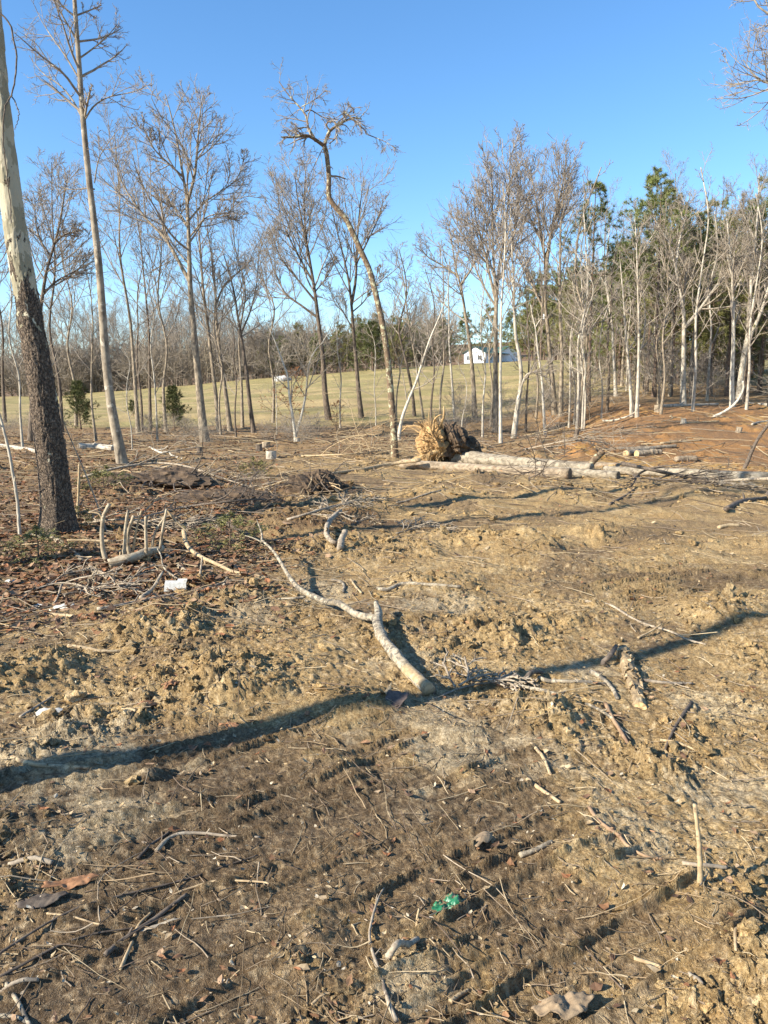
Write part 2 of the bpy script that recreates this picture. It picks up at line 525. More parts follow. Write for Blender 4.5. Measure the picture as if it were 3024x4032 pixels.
def mat_sycamore():
    m, t, b = nt('sycamore_bark')
    v = coords(t, (1, 1, .6))
    w = noise(t, 5.0, 5, .65, v, .8)
    vo = node(t, 'ShaderNodeTexVoronoi'); vo.inputs['Scale'].default_value = 7
    mv = node(t, 'ShaderNodeVectorMath', operation='ADD'); t.links.new(v, mv.inputs[0])
    nz = node(t, 'ShaderNodeTexNoise'); nz.inputs['Scale'].default_value = 9; nz.inputs['Detail'].default_value = 4
    t.links.new(v, nz.inputs['Vector'])
    sc = node(t, 'ShaderNodeVectorMath', operation='SCALE'); sc.inputs[3].default_value = .28
    t.links.new(nz.outputs[1], sc.inputs[0]); t.links.new(sc.outputs[0], mv.inputs[1]); t.links.new(mv.outputs[0], vo.inputs['Vector'])
    patch = vo.outputs['Color']
    sep = node(t, 'ShaderNodeSeparateColor'); t.links.new(patch, sep.inputs[0])
    c = mixc(t, ramp(t, sep.outputs[0], .25, .30), (.52, .46, .33), (.40, .35, .24))
    c = mixc(t, ramp(t, sep.outputs[1], .55, .58), c, (.27, .235, .15))
    tc = node(t, 'ShaderNodeTexCoord'); sz = node(t, 'ShaderNodeSeparateXYZ'); t.links.new(tc.outputs['Object'], sz.inputs[0])
    # the old brown scales: all over the lower trunk, thinning out above about 2.5 m
    hz = ramp(t, sz.outputs['Z'], 5.2, 1.3)
    sm = node(t, 'ShaderNodeMath', operation='MULTIPLY_ADD'); t.links.new(hz, sm.inputs[0]); sm.inputs[1].default_value = .42
    t.links.new(w, sm.inputs[2])
    scm = ramp(t, sm.outputs[0], .775, .80)
    fn = noise(t, 30, 5, .75, coords(t, (1, 1, .6)))
    vp = node(t, 'ShaderNodeTexVoronoi', feature='DISTANCE_TO_EDGE'); vp.inputs['Scale'].default_value = 44
    pv = node(t, 'ShaderNodeVectorMath', operation='ADD'); sc2 = node(t, 'ShaderNodeVectorMath', operation='SCALE'); sc2.inputs[3].default_value = .10
    t.links.new(nz.outputs[1], sc2.inputs[0]); t.links.new(coords(t, (1, 1, .5)), pv.inputs[0]); t.links.new(sc2.outputs[0], pv.inputs[1]); t.links.new(pv.outputs[0], vp.inputs['Vector'])
    crack = ramp(t, vp.outputs['Distance'], .0, .13)
    brown = mixc(t, ramp(t, fn, .35, .7), (.10, .067, .043), (.28, .205, .135))
    brown = mixc(t, crack, (.065, .045, .03), brown)
    c = mixc(t, scm, c, brown)
    c = mixc(t, ramp(t, noise(t, 60, 3, .7, v), .62, .72), c, (.12, .09, .06))
    t.links.new(c, b.inputs['Base Color']); b.inputs['Roughness'].default_value = .85
    fc = node(t, 'ShaderNodeMath', operation='MULTIPLY_ADD'); t.links.new(crack, fc.inputs[0]); fc.inputs[1].default_value = 1.2; t.links.new(fn, fc.inputs[2])
    hh = node(t, 'ShaderNodeMath', operation='MULTIPLY'); t.links.new(fc.outputs[0], hh.inputs[0]); t.links.new(scm, hh.inputs[1])
    ad = node(t, 'ShaderNodeMath', operation='MULTIPLY_ADD'); t.links.new(scm, ad.inputs[0]); ad.inputs[1].default_value = .5; t.links.new(hh.outputs[0], ad.inputs[2])
    bump(t, b, ad.outputs[0], 1.0, .03)
    return m


M = {}
M['soil'] = mat_ground()
M['sycamore'] = mat_sycamore()
M['bark'] = mat_plain('grey_brown_bark', (.12, .092, .066), (.36, .29, .20), 16, .9, .5, .02, (1, 1, .35))
M['barkdark'] = mat_plain('dark_bark', (.06, .045, .033), (.19, .145, .105), 16, .9, .5, .02, (1, 1, .35))
M['barkpale'] = mat_plain('pale_bark', (.24, .20, .15), (.52, .46, .36), 9, .85, .4, .01, (1, 1, .4), c3=(.15, .12, .09), s3=5, lo3=.58, hi3=.66)
M['birchtree'] = mat_plain('mottled_tan_bark', (.13, .10, .07), (.34, .28, .20), 7, .85, .4, .01, (1, 1, .5), c3=(.44, .38, .29), s3=4, lo3=.57, hi3=.66)
M['barkwhite'] = mat_plain('whitish_bark', (.34, .29, .22), (.60, .54, .43), 12, .8, .3, .006, (1, 1, .5), c3=(.2, .16, .12), s3=9, lo3=.6, hi3=.7)
M['barklichen'] = mat_plain('lichened_bark', (.09, .06, .038), (.22, .15, .09), 18, .9, .6, .02, (1, 1, .5), c3=(.42, .40, .25), s3=8, lo3=.52, hi3=.60)
M['twig'] = mat_plain('twig_bark', (.20, .165, .13), (.34, .285, .225), 6, .9, 0)
M['twiggrey'] = mat_plain('grey_twig', (.22, .18, .135), (.36, .30, .225), 6, .9, 0)
M['pinebark'] = mat_plain('pine_bark', (.075, .05, .036), (.20, .135, .09), 12, .9, .4, .02, (1, 1, .4))
M['needles'] = mat_plain('pine_needles', (.095, .12, .035), (.22, .235, .07), 1.2, .7, 0)
M['needlesold'] = mat_plain('yellow_green_needles', (.13, .135, .04), (.27, .25, .085), 1.2, .7, 0)
M['sprig'] = mat_plain('olive_sprig', (.10, .105, .03), (.22, .20, .07), 3, .75, 0)
M['cedar'] = mat_plain('cedar_foliage', (.045, .058, .018), (.12, .125, .04), 2.5, .75, 0)
M['rustleaf'] = mat_plain('rust_leaves', (.22, .09, .035), (.34, .16, .065), 5, .8, 0)
M['lichenwood'] = mat_plain('lichened_branch', (.21, .165, .11), (.46, .39, .28), 30, .9, .9, .008, (1, 1, 1), c3=(.13, .11, .085), s3=17, lo3=.50, hi3=.56)
M['peeled'] = mat_plain('peeled_wood', (.30, .21, .11), (.50, .38, .225), 18, .8, .5, .004, (1, 1, 1), c3=(.21, .15, .09), s3=26, lo3=.54, hi3=.64)
M['drywood'] = mat_plain('dry_grey_wood', (.20, .155, .11), (.42, .34, .24), 30, .85, .4, .003, (1, 1, 1), c3=(.13, .10, .075), s3=20, lo3=.56, hi3=.64)
M['darkwood'] = mat_plain('dark_wet_wood', (.06, .045, .034), (.17, .13, .095), 30, .85, .4, .003)
M['redwood'] = mat_plain('reddish_root', (.20, .12, .07), (.36, .24, .14), 24, .85, .4, .003)
M['tanwood'] = mat_plain('tan_stick', (.30, .21, .115), (.48, .36, .21), 26, .85, .4, .003, c3=(.18, .13, .08), s3=22, lo3=.56, hi3=.64)
M['birch'] = mat_plain('blotched_log_bark', (.26, .20, .13), (.46, .38, .26), 14, .85, .5, .006, (1, 1, 1), c3=(.17, .12, .075), s3=11, lo3=.55, hi3=.62)
M['logpale'] = mat_plain('log_bark', (.17, .125, .08), (.40, .31, .21), 11, .9, 1.0, .03, (.5, 1, 1), c3=(.33, .18, .09), s3=3.5, lo3=.58, hi3=.70)
M['loggrey'] = mat_plain('grey_log_bark', (.16, .13, .09), (.39, .325, .235), 11, .9, 1.0, .03, (.5, 1, 1), c3=(.14, .11, .08), s3=7, lo3=.55, hi3=.65)
M['cut'] = mat_plain('sawn_wood', (.46, .30, .13), (.66, .48, .25), 14, .8, .2, .003)
M['cutold'] = mat_plain('old_sawn_wood', (.10, .075, .05), (.20, .15, .10), 14, .85, .3, .004)
M['root'] = mat_plain('torn_root', (.28, .17, .075), (.52, .35, .165), 12, .85, .4, .01)
M['earth'] = mat_plain('dark_root_earth', (.055, .036, .022), (.15, .10, .06), 9, .95, .8, .03)
M['orangeclay'] = mat_plain('orange_clay', (.30, .17, .07), (.50, .33, .15), 9, .95, .8, .02)
M['litterleaf'] = mat_col('dead_leaf', .8, 40)
M['debris'] = mat_col('debris', .85, 60)

# ------------------------------------------------------------------ ground: one sheet, finer where it is looked at closely
def build_ground():
    th = np.concatenate([np.linspace(-math.pi, -.72, 46)[:-1], np.linspace(-.72, -.56, 30)[:-1], np.linspace(-.56, .56, 520), np.linspace(.56, .72, 30)[1:], np.linspace(.72, math.pi, 46)[1:-1]])
    r = [.55]
    while r[-1] < 700:
        q = r[-1]
        k = .0042 if q < 9 else (.0055 if q < 26 else .014 if q < 120 else .06)
        if q < 1.45: k = .03
        r.append(q * (1 + k))
    r = np.array(r)
    T, R = np.meshgrid(th, r)
    x = (R * np.sin(T)).ravel(); y = (R * np.cos(T)).ravel()
    dz = np.zeros_like(x); cm = np.zeros_like(x); trk = np.zeros_like(x); hm = np.zeros_like(x)
    near = R.ravel() < 60
    dz[near], cm[near], trk[near], hm[near] = detail(x[near], y[near])
    z = zbase(x, y) + dz
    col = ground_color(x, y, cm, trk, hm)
    # a little sideways push so lumps undercut slightly
    amp = .012 * near * np.clip(cm, 0, 1)
    xx = x + amp * perlin(x * 11, y * 11, 301); yy = y + amp * perlin(x * 11, y * 11, 302) - .25 * np.clip(dz, 0, .06) * near
    v = np.stack([xx, yy, z], 1)
    nT, nR = len(th), len(r)
    a = np.arange(nR - 1)[:, None] * nT; s = np.arange(nT)[None]; s2 = (s + 1) % nT
    q = np.stack([a + s, a + s2, a + nT + s2, a + nT + s], -1).reshape(-1, 4)[:, ::-1]
    c = len(v); v = np.vstack([v, [[0, 0, float(zbase(0., 0.))]]]); col = np.vstack([col, [C_MOIST]])
    tri = np.stack([s[0], s2[0], np.full(nT, c)], 1)
    cx = x[q].mean(1); cy = y[q].mean(1)
    isf = (cy > 30) & (cy < 132) & (field_mask(cx, cy) > .5)
    def sub(name, qq, tt, kind_label, cat):
        ids = np.unique(np.concatenate([qq.ravel(), tt.ravel()])) if tt is not None else np.unique(qq)
        mp = np.full(len(v), -1); mp[ids] = np.arange(len(ids))
        me = mesh_np(name, v[ids], mp[qq], None if tt is None else mp[tt], M['soil'], True, col[ids])
        return link(name, me, None, kind_label, cat, None, 'structure')
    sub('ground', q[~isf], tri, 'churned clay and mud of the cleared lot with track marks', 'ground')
    sub('field', q[isf], None, 'mown straw-green field sloping up behind the row of bare trees', 'field')
    print('ground verts', len(v))


build_ground()

# ------------------------------------------------------------------ trees
def arr(path, r0, r1, pw=.8):
    P = len(path); w = np.linspace(0, 1, P)
    return path[None], (r0 * (1 - w ** pw) + r1 * w ** pw)[None]


def resample(paths, rads, P):
    N, Q, _ = paths.shape
    s = np.linspace(0, Q - 1, P); i = np.clip(s.astype(int), 0, Q - 2); f = s - i
    return paths[:, i] * (1 - f)[None, :, None] + paths[:, i + 1] * f[None, :, None], rads[:, i] * (1 - f) + rads[:, i + 1] * f


def bare_crown(rng, trunk, trad, limbs, n1=14, t0=.42, a1=42, l1=.42, n2=6, n3=5, n4=5, up=.06, rtip=.006, wob=.075, l2=.5, l3=.48, l4=.5, n1l=6, shape=.62, dead=0.0):
    P1 = 9
    L1, R1 = grow(rng, trunk, trad, n1, t0, .99, a1, l1, P1, up, wob, .55, rtip * 1.6, shape)
    out = [tubes(L1, R1, 5)]
    par = [(L1, R1)]
    for lp, lr in limbs:
        a, b = grow(rng, lp, lr, n1l, .25, .99, a1, .45, P1, up, wob, .6, rtip * 1.5, .5)
        out.append(tubes(a, b, 4)); par.append((a, b)); par.append(resample(lp, lr, P1))
    L1 = np.concatenate([p for p, _ in par]); R1 = np.concatenate([q for _, q in par])
    L2, R2 = grow(rng, L1, R1, n2, .2, 1, 40, l2, 6, up * .9, wob * 1.1, .6, rtip * 1.2, .55); out.append(tubes(L2, R2, 4))
    L3, R3 = grow(rng, L2, R2, n3, .15, 1, 40, l3, 4, up, wob, .65, rtip * .75, .4); out.append(tubes(L3, R3, 3))
    if n4:
        L4, R4 = grow(rng, L3, R3, n4, .1, 1, 38, l4 * 1.3, 3, up, wob, .75, rtip * .45, .3); out.append(tubes(L4, R4, 3))
    return join(out)


def trunk_mesh(paths_rads, sides=10, mat=None, name='trunk', flare=True, rough=.05, rng=None):
    parts = []
    for k, (p, r) in enumerate(paths_rads):
        p = p.copy(); r = r.copy()
        if flare and k == 0:
            w = np.arange(p.shape[1]); r[0] *= 1 + .35 * np.exp(-w / 1.6)
        v, q = tubes(p, r, sides)
        parts.append((v, q))
    v, q = join(parts)
    return mesh_np(name, v, q, None, mat, True)


def traced_tree(name, label, cat, px, w0, w1, limbs=(), seed=1, mat='bark', twig='twig', n=26, wobY=.0, group=None, crown=True, base_uv=None, depth=None, sides=10, **kw):
    """px: trunk centre line in photograph pixels from the foot up; w0/w1: trunk width in pixels; limbs: (pixel path, w0, w1, sideways depth)"""
    rng = np.random.default_rng(seed)
    foot = G(*px[0]) if depth is None else D(px[0][0], px[0][1], depth)
    if depth is not None: foot[2] = float(zbase(foot[0], foot[1]))
    Y = foot[1]
    pts = [foot] + [D(u, v, Y) for u, v in px[1:]]
    pts[0][2] -= .08
    P = smooth_path(pts, n)
    P[:, 1] += wobY * np.sin(np.linspace(0, 4, n)) * np.linspace(0, 1, n)
    P = P - foot
    tr, rr = arr(P, msize(w0, Y) / 2, msize(w1, Y) / 2, 1.0)
    lim = []
    for lp, a, b, dy in limbs:
        q = smooth_path([D(u, v, Y) - foot for u, v in lp], 14)
        k = np.argmin(np.linalg.norm(P - q[0], axis=1)); q[:, 1] += (P[k, 1] - q[0, 1]) + dy * np.linspace(0, 1, 14)
        lim.append(arr(q, msize(a, Y) / 2, msize(b, Y) / 2, 1.0))
    e = empty(name, foot, label, cat, group)
    link('trunk', trunk_mesh([(tr, rr)], sides, M[mat]), e)
    for l in lim: link('limb', trunk_mesh([l], 8, M[mat], 'limb', False), e)
    if crown:
        v, q = bare_crown(rng, tr, rr, lim, **kw)
        link('crown', mesh_np('crown', v, q, None, M[twig], True), e)
    return e, foot, P


# --- the big sycamore at the left edge, close to the camera
def sycamore():
    rng = np.random.default_rng(5)
    px = [(232, 2105), (222, 1960), (196, 1760), (160, 1500), (124, 1280), (76, 1000), (46, 800), (22, 600), (2, 400), (-14, 200), (-30, 0), (-70, -500), (-90, -1000)]
    w = [142, 122, 112, 102, 92, 86, 80, 72, 64, 58, 54, 42, 18]
    foot = G(*px[0]); Y = foot[1]
    pts = np.array([np.append(D(u, v, Y) - foot, msize(k, Y) / 2) for (u, v), k in zip(px, w)])
    pts[0, 2] -= .1
    n, S = 420, 96
    P = smooth_path(pts, n)
    a = np.arange(S) * 2 * np.pi / S
    A, I = np.meshgrid(a, np.arange(n))
    z = P[:, 2][:, None]
    r = P[:, 3][:, None] * np.ones_like(A)
    r = r * (1 + np.exp(-np.clip(z, 0, 9) / .16) * (.20 + .16 * np.cos(5 * A + .6) + .08 * np.cos(3 * A)))
    low = ss(4.6, 2.0, z)
    fur = np.abs(fbm(A * 9 / 6.283 * 2.0, z * 2.6 + 0 * A, 3, 401)) + .5 * np.abs(fbm(A * 9, z * 9 + 0 * A, 2, 405))
    r = r * (1 + .02 * fbm(A * .9, z * .8 + 0 * A, 2, 407)) - .014 * low * (1 - np.clip(fur * 1.6, 0, 1)) + .006 * low * fbm(A * 14, z * 22 + 0 * A, 2, 411)
    r = r + .006 * (1 - low) * (perlin(A * 2.2, z * 5 + 0 * A, 415) > .12)
    r = r + .035 * np.exp(-((z - 2.35) / .12) ** 2) * np.exp(-((A - 3.1) / .5) ** 2)
    v = np.stack([P[:, 0][:, None] + r * np.cos(A), P[:, 1][:, None] + r * np.sin(A), z + 0 * A], -1).reshape(-1, 3)
    j = np.arange(n - 1)[:, None] * S; s = np.arange(S)[None]; s2 = (s + 1) % S
    q = np.stack([j + s, j + s2, j + S + s2, j + S + s], -1).reshape(-1, 4)
    e = empty('sycamore_tree', foot, 'thick leaning sycamore trunk with mottled peeling bark at the left edge', 'tree')
    link('trunk', mesh_np('trunk', v, q, None, M['sycamore']), e)
    # vines hanging along the right side of the trunk
    for k, (vp, w0) in enumerate([([(0, 50), (38, 95), (58, 170), (66, 250), (58, 330), (42, 380), (15, 440), (14, 560), (30, 700), (45, 880)], 7),
                                  ([(45, 375), (62, 410), (74, 440), (70, 470), (58, 510)], 5), ([(255, 1730), (262, 1790), (268, 1850), (262, 1880)], 6)]):
        p = smooth_path([D(u, vv, Y - (.16 if vv > 430 and vv < 1000 else .05)) - foot for u, vv in vp], 40)
        p += rng.normal(0, .004, p.shape)
        tr, rr = arr(p, msize(w0, Y) / 2, msize(w0 * .5, Y) / 2)
        v, q = tubes(tr, rr, 6)
        link('vine', mesh_np('vine', v, q, None, M['darkwood']), e)
    # high crown above the frame
    c = smooth_path(pts[7:, :3], 24)
    tr, rr = arr(c, msize(70, Y) / 2, msize(14, Y) / 2)
    v, q = bare_crown(rng, tr, rr, [], n1=9, t0=.4, a1=50, l1=.5, n2=5, n3=4, n4=0, rtip=.006)
    link('crown', mesh_np('crown', v, q, None, M['twig']), e)


sycamore()

# --- single trees that stand out, traced one by one
traced_tree('bare_tree', 'slender pale-barked tree with wispy side branches next to the thick sycamore', 'tree',
            [(482, 1822), (470, 1760), (440, 1610), (415, 1400), (400, 1180), (385, 1000), (352, 720), (328, 480), (312, 260), (300, 100), (290, -60), (280, -260)], 36, 12, seed=21, mat='birchtree', twig='twig', sides=14,
            limbs=[([(326, 470), (280, 390), (220, 320), (150, 270), (100, 215), (75, 180)], 8, 2, .5), ([(330, 478), (375, 425), (440, 395), (540, 385), (590, 368)], 7, 2, -.4),
                   ([(332, 470), (352, 420), (378, 362)], 9, 6, -.3), ([(312, 230), (350, 190), (400, 130), (440, 60)], 7, 2, .4), ([(305, 300), (240, 200), (180, 120), (120, 30), (90, -30)], 7, 2, .6),
                   ([(298, 150), (265, 90), (235, 30), (215, -30)], 8, 3, -.4), ([(372, 745), (330, 738), (270, 738), (215, 722)], 6, 2, .3), ([(372, 720), (400, 630), (450, 570), (500, 520)], 5, 1.5, -.4),
                   ([(303, 60), (340, 30), (380, -5)], 7, 3, .3)],
            n1=10, t0=.66, a1=55, l1=.15, n2=5, n3=4, n4=3, up=.03, rtip=.0035, n1l=6, l2=.42, l3=.42, l4=.45, wob=.10)

traced_tree('bare_tree', 'broken lone tree with bent trunk, curled limbs and snapped crown', 'tree',
            [(1556, 1806), (1550, 1690), (1540, 1560), (1525, 1400), (1505, 1270), (1488, 1195), (1458, 1074), (1422, 990), (1386, 911), (1362, 863), (1325, 821), (1297, 779), (1294, 740), (1295, 700), (1290, 640), (1285, 600), (1277, 574)], 28, 17, seed=22, mat='barklichen', twig='twig', n=60, sides=14,
            limbs=[([(1278, 576), (1241, 556), (1211, 547), (1169, 562), (1121, 571)], 15, 6, -.6), ([(1243, 556), (1225, 520), (1211, 495), (1205, 453), (1187, 423), (1157, 387), (1127, 351), (1090, 296)], 10, 3, .4),
                   ([(1278, 574), (1283, 550), (1295, 513), (1319, 489), (1350, 465), (1392, 444), (1422, 447)], 14, 5, .4), ([(1300, 512), (1286, 500), (1288, 485), (1305, 484), (1320, 490), (1328, 520), (1325, 555), (1300, 580)], 6, 4, -.3),
                   ([(1356, 438), (1398, 483), (1443, 528)], 6, 4, -.2), ([(1443, 528), (1512, 562), (1561, 598)], 4, 1.5, -.2), ([(1203, 440), (1222, 428), (1270, 446), (1330, 444)], 5, 2, .5), ([(1213, 503), (1190, 508), (1152, 534)], 5, 2.5, -.3),
                   ([(1300, 530), (1250, 610), (1210, 680), (1180, 720)], 4, 1.5, .5), ([(1356, 462), (1356, 438)], 4, 3, 0), ([(1392, 444), (1390, 420), (1370, 395)], 5, 2, .3), ([(1188, 420), (1240, 405), (1290, 380)], 4, 1.5, -.4)],
            n1=3, t0=.9, a1=60, l1=.06, n2=4, n3=3, n4=3, up=-.05, rtip=.0035, n1l=7, wob=.13, l2=.55, l3=.5, l4=.5)

traced_tree('bare_tree', 'tall forked tree with broad twiggy crown left of the empty sky gap', 'tree',
            [(808, 1742), (795, 1640), (780, 1480), (765, 1320), (750, 1150), (746, 1040), (742, 900), (735, 780), (722, 700), (708, 620), (690, 520), (665, 420), (650, 370)], 32, 3, seed=23, mat='bark', twig='twig',
            limbs=[([(744, 1105), (690, 1010), (640, 930), (560, 850), (500, 770), (450, 690), (420, 600)], 15, 3, .8), ([(737, 800), (770, 700), (785, 600), (800, 480), (815, 400)], 13, 3, -.6), ([(742, 870), (800, 790), (860, 740), (915, 690), (950, 610)], 8, 2, .8),
                   ([(725, 700), (680, 660), (620, 600), (585, 520)], 9, 2, -.8), ([(745, 900), (690, 820), (620, 745)], 8, 2, .7), ([(750, 930), (820, 860), (900, 850), (950, 840)], 7, 2, -.5)],
            n1=12, t0=.5, a1=45, l1=.26, n2=6, n3=5, n4=4, rtip=.007, n1l=8)
traced_tree('bare_tree', 'thin straight tree just right of the tall forked tree, splitting high up', 'tree',
            [(862, 1692), (850, 1560), (835, 1430), (818, 1280), (800, 1140), (790, 1000), (780, 880), (770, 760)], 17, 4, seed=24, mat='bark', twig='twig', n1=14, t0=.45, a1=40, l1=.24, n2=5, n3=5, n4=3, rtip=.006)
traced_tree('bare_tree', 'double-forked thin tree leaning behind the tall forked tree', 'tree',
            [(908, 1700), (890, 1560), (868, 1400), (850, 1240), (848, 1150), (835, 1020), (815, 900)], 19, 4, seed=25, mat='bark', twig='twig', limbs=[([(850, 1200), (880, 1120), (930, 1070), (980, 1020)], 9, 2, .5)],
            n1=14, t0=.45, a1=42, l1=.28, n2=5, n3=5, n4=3, rtip=.006)
traced_tree('bare_tree', 'dark bent tree with crooked left arm standing behind the stumps', 'tree',
            [(1000, 1706), (985, 1600), (972, 1480), (955, 1360), (935, 1240), (925, 1170), (905, 1080), (880, 1000)], 18, 4, seed=26, mat='barkdark', twig='twig', limbs=[([(950, 1310), (985, 1220), (1005, 1120), (1010, 1010)], 8, 2, .4)],
            n1=13, t0=.5, a1=45, l1=.3, n2=5, n3=5, n4=3, rtip=.006)
traced_tree('bare_tree', 'leaning broad-crowned tree with a curved low left limb at the field edge', 'tree',
            [(1294, 1652), (1280, 1550), (1272, 1420), (1258, 1300), (1246, 1200), (1232, 1100), (1210, 980), (1190, 880), (1172, 780), (1160, 680)], 23, 3, seed=27, mat='barkdark', twig='twig',
            limbs=[([(1250, 1250), (1190, 1205), (1120, 1150), (1075, 1060), (1040, 960)], 10, 2, .7), ([(1245, 1190), (1180, 1110), (1110, 1020), (1065, 900)], 9, 2, -.6), ([(1240, 1150), (1290, 1080), (1320, 1010)], 6, 2, .5), ([(1225, 1060), (1200, 900), (1195, 760), (1200, 660)], 10, 3, .6), ([(1238, 1120), (1150, 960), (1100, 840), (1090, 740)], 9, 2, .4)],
            n1=14, t0=.5, a1=38, l1=.3, n2=6, n3=5, n4=4, rtip=.008, n1l=8, up=.08)
traced_tree('bare_tree', 'dark tree with a narrow fork rising straight behind the lone broken tree', 'tree',
            [(1424, 1646), (1412, 1540), (1402, 1420), (1392, 1310), (1384, 1200), (1372, 1100), (1345, 980), (1320, 880), (1300, 790)], 19, 3, seed=28, mat='barkdark', twig='twig',
            limbs=[([(1384, 1200), (1400, 1100), (1405, 960), (1415, 820), (1430, 700)], 12, 3, .6), ([(1392, 1300), (1340, 1210), (1290, 1130)], 6, 2, -.4), ([(1402, 1040), (1450, 940), (1490, 850), (1510, 780)], 8, 2, .6), ([(1386, 1230), (1440, 1180), (1500, 1080)], 6, 2, -.4)],
            n1=12, t0=.5, a1=42, l1=.3, n2=6, n3=5, n4=3, rtip=.008, n1l=8, up=.07)
traced_tree('sapling', 'low double-stemmed pale sapling forking from the ground behind the stumps', 'sapling',
            [(1165, 1728), (1155, 1660), (1140, 1560), (1132, 1480), (1115, 1430), (1085, 1350), (1050, 1270)], 13, 2, seed=29, mat='barkwhite', twig='twiggrey', limbs=[([(1166, 1705), (1188, 1630), (1205, 1540), (1212, 1450), (1232, 1390), (1270, 1345), (1300, 1290)], 11, 2, .2)],
            n1=8, t0=.3, a1=50, l1=.28, n2=4, n3=3, n4=0, rtip=.004, n1l=7, up=.04)
traced_tree('sapling', 'whitish slender sapling curving to the right beside the lone broken tree', 'sapling',
            [(1567, 1737), (1580, 1660), (1605, 1585), (1640, 1500), (1668, 1410), (1695, 1330), (1735, 1235), (1765, 1150)], 14, 3, seed=30, mat='barkwhite', twig='twiggrey', n1=10, t0=.25, a1=48, l1=.22, n2=4, n3=4, n4=0, rtip=.0045, up=.05)
traced_tree('bare_tree', 'crooked dark tree with bent upper stem right of the whitish sapling', 'tree',
            [(1632, 1640), (1625, 1560), (1605, 1450), (1585, 1370), (1570, 1300), (1582, 1240), (1600, 1170), (1595, 1080), (1570, 980)], 13, 3, seed=31, mat='barkdark', twig='twig', limbs=[([(1578, 1350), (1620, 1280), (1640, 1200)], 7, 2, .4)], n1=12, t0=.45, a1=45, l1=.26, n2=5, n3=5, n4=3, rtip=.006)
traced_tree('bare_tree', 'straight thin trunk standing directly behind the root ball', 'tree',
            [(1668, 1650), (1655, 1560), (1640, 1450), (1622, 1340), (1605, 1240), (1595, 1150), (1580, 1050)], 9, 3, seed=32, mat='bark', twig='twiggrey', n1=12, t0=.4, a1=45, l1=.22, n2=5, n3=4, n4=0, rtip=.005)
traced_tree('bare_tree', 'thin speckled trunk right of the root ball leaning slightly left', 'tree',
            [(1792, 1662), (1785, 1580), (1778, 1480), (1770, 1370), (1768, 1250), (1765, 1130), (1770, 1020)], 11, 3, seed=33, mat='barkpale', twig='twiggrey', n1=13, t0=.35, a1=50, l1=.2, n2=5, n3=4, n4=0, rtip=.005)
traced_tree('bare_tree', 'brown trunk in front of the white house with rounded bare crown', 'tree',
            [(1870, 1646), (1866, 1560), (1860, 1460), (1850, 1360), (1834, 1250), (1815, 1130), (1795, 1060), (1780, 960), (1765, 880)], 20, 3, seed=34, mat='bark', twig='twig', limbs=[([(1808, 1090), (1740, 1040), (1690, 1010), (1650, 960)], 9, 2, .5), ([(1815, 1120), (1860, 1050), (1890, 960), (1900, 890)], 9, 2, -.4)],
            n1=13, t0=.5, a1=42, l1=.3, n2=6, n3=5, n4=3, rtip=.007, n1l=7)
traced_tree('bare_tree', 'sturdy tan trunk of the tallest clump, spreading into many upright limbs', 'tree',
            [(1953, 1704), (1953, 1600), (1951, 1450), (1952, 1300), (1955, 1180), (1962, 1080), (1978, 980), (1995, 860), (2005, 740), (2008, 640), (2008, 570)], 23, 3, seed=35, mat='bark', twig='twig',
            limbs=[([(1953, 1190), (1930, 1080), (1905, 960), (1880, 850), (1870, 760)], 12, 3, .7), ([(1955, 1170), (1940, 1020), (1935, 880), (1930, 740), (1925, 670)], 12, 3, -.6), ([(1953, 1210), (1890, 1090), (1850, 960), (1835, 860)], 9, 2, .6), ([(1965, 1100), (2010, 1000), (2030, 900), (2050, 780), (2060, 690)], 11, 3, .6)],
            n1=14, t0=.5, a1=32, l1=.3, n2=6, n3=5, n4=4, rtip=.008, n1l=8, up=.09)
traced_tree('bare_tree', 'pale thin trunk hard against the sturdy tan trunk of the tallest clump', 'tree',
            [(1972, 1745), (1970, 1640), (1970, 1500), (1972, 1350), (1975, 1200), (1985, 1050), (1990, 900), (1985, 760)], 13, 3, seed=36, mat='barkwhite', twig='twiggrey', n1=14, t0=.45, a1=38, l1=.2, n2=5, n3=4, n4=0, rtip=.006)
traced_tree('bare_tree', 'twisted trunk with speckled bark and low bent stub right of the tallest clump', 'tree',
            [(2022, 1725), (2035, 1620), (2052, 1500), (2045, 1400), (2031, 1325), (2025, 1220), (2022, 1100), (2015, 960), (2010, 820)], 20, 3, seed=37, mat='barkpale', twig='twig', limbs=[([(2040, 1580), (2060, 1490), (2090, 1465), (2130, 1480), (2160, 1530)], 9, 2, -.6), ([(2022, 1130), (2000, 1000), (1990, 900)], 8, 2, .5)],
            n1=13, t0=.5, a1=36, l1=.24, n2=5, n3=5, n4=3, rtip=.007)
traced_tree('bare_tree', 'white-stemmed straight thin tree standing forward on the bank above the logs', 'tree',
            [(2147, 1712), (2142, 1640), (2134, 1500), (2120, 1400), (2108, 1290), (2098, 1250), (2090, 1200)], 12, 4, seed=38, mat='barkwhite', twig='twiggrey', limbs=[([(2108, 1290), (2125, 1262), (2145, 1245)], 5, 2, 0)], n1=6, t0=.6, a1=45, l1=.14, n2=4, n3=3, n4=0, rtip=.004)
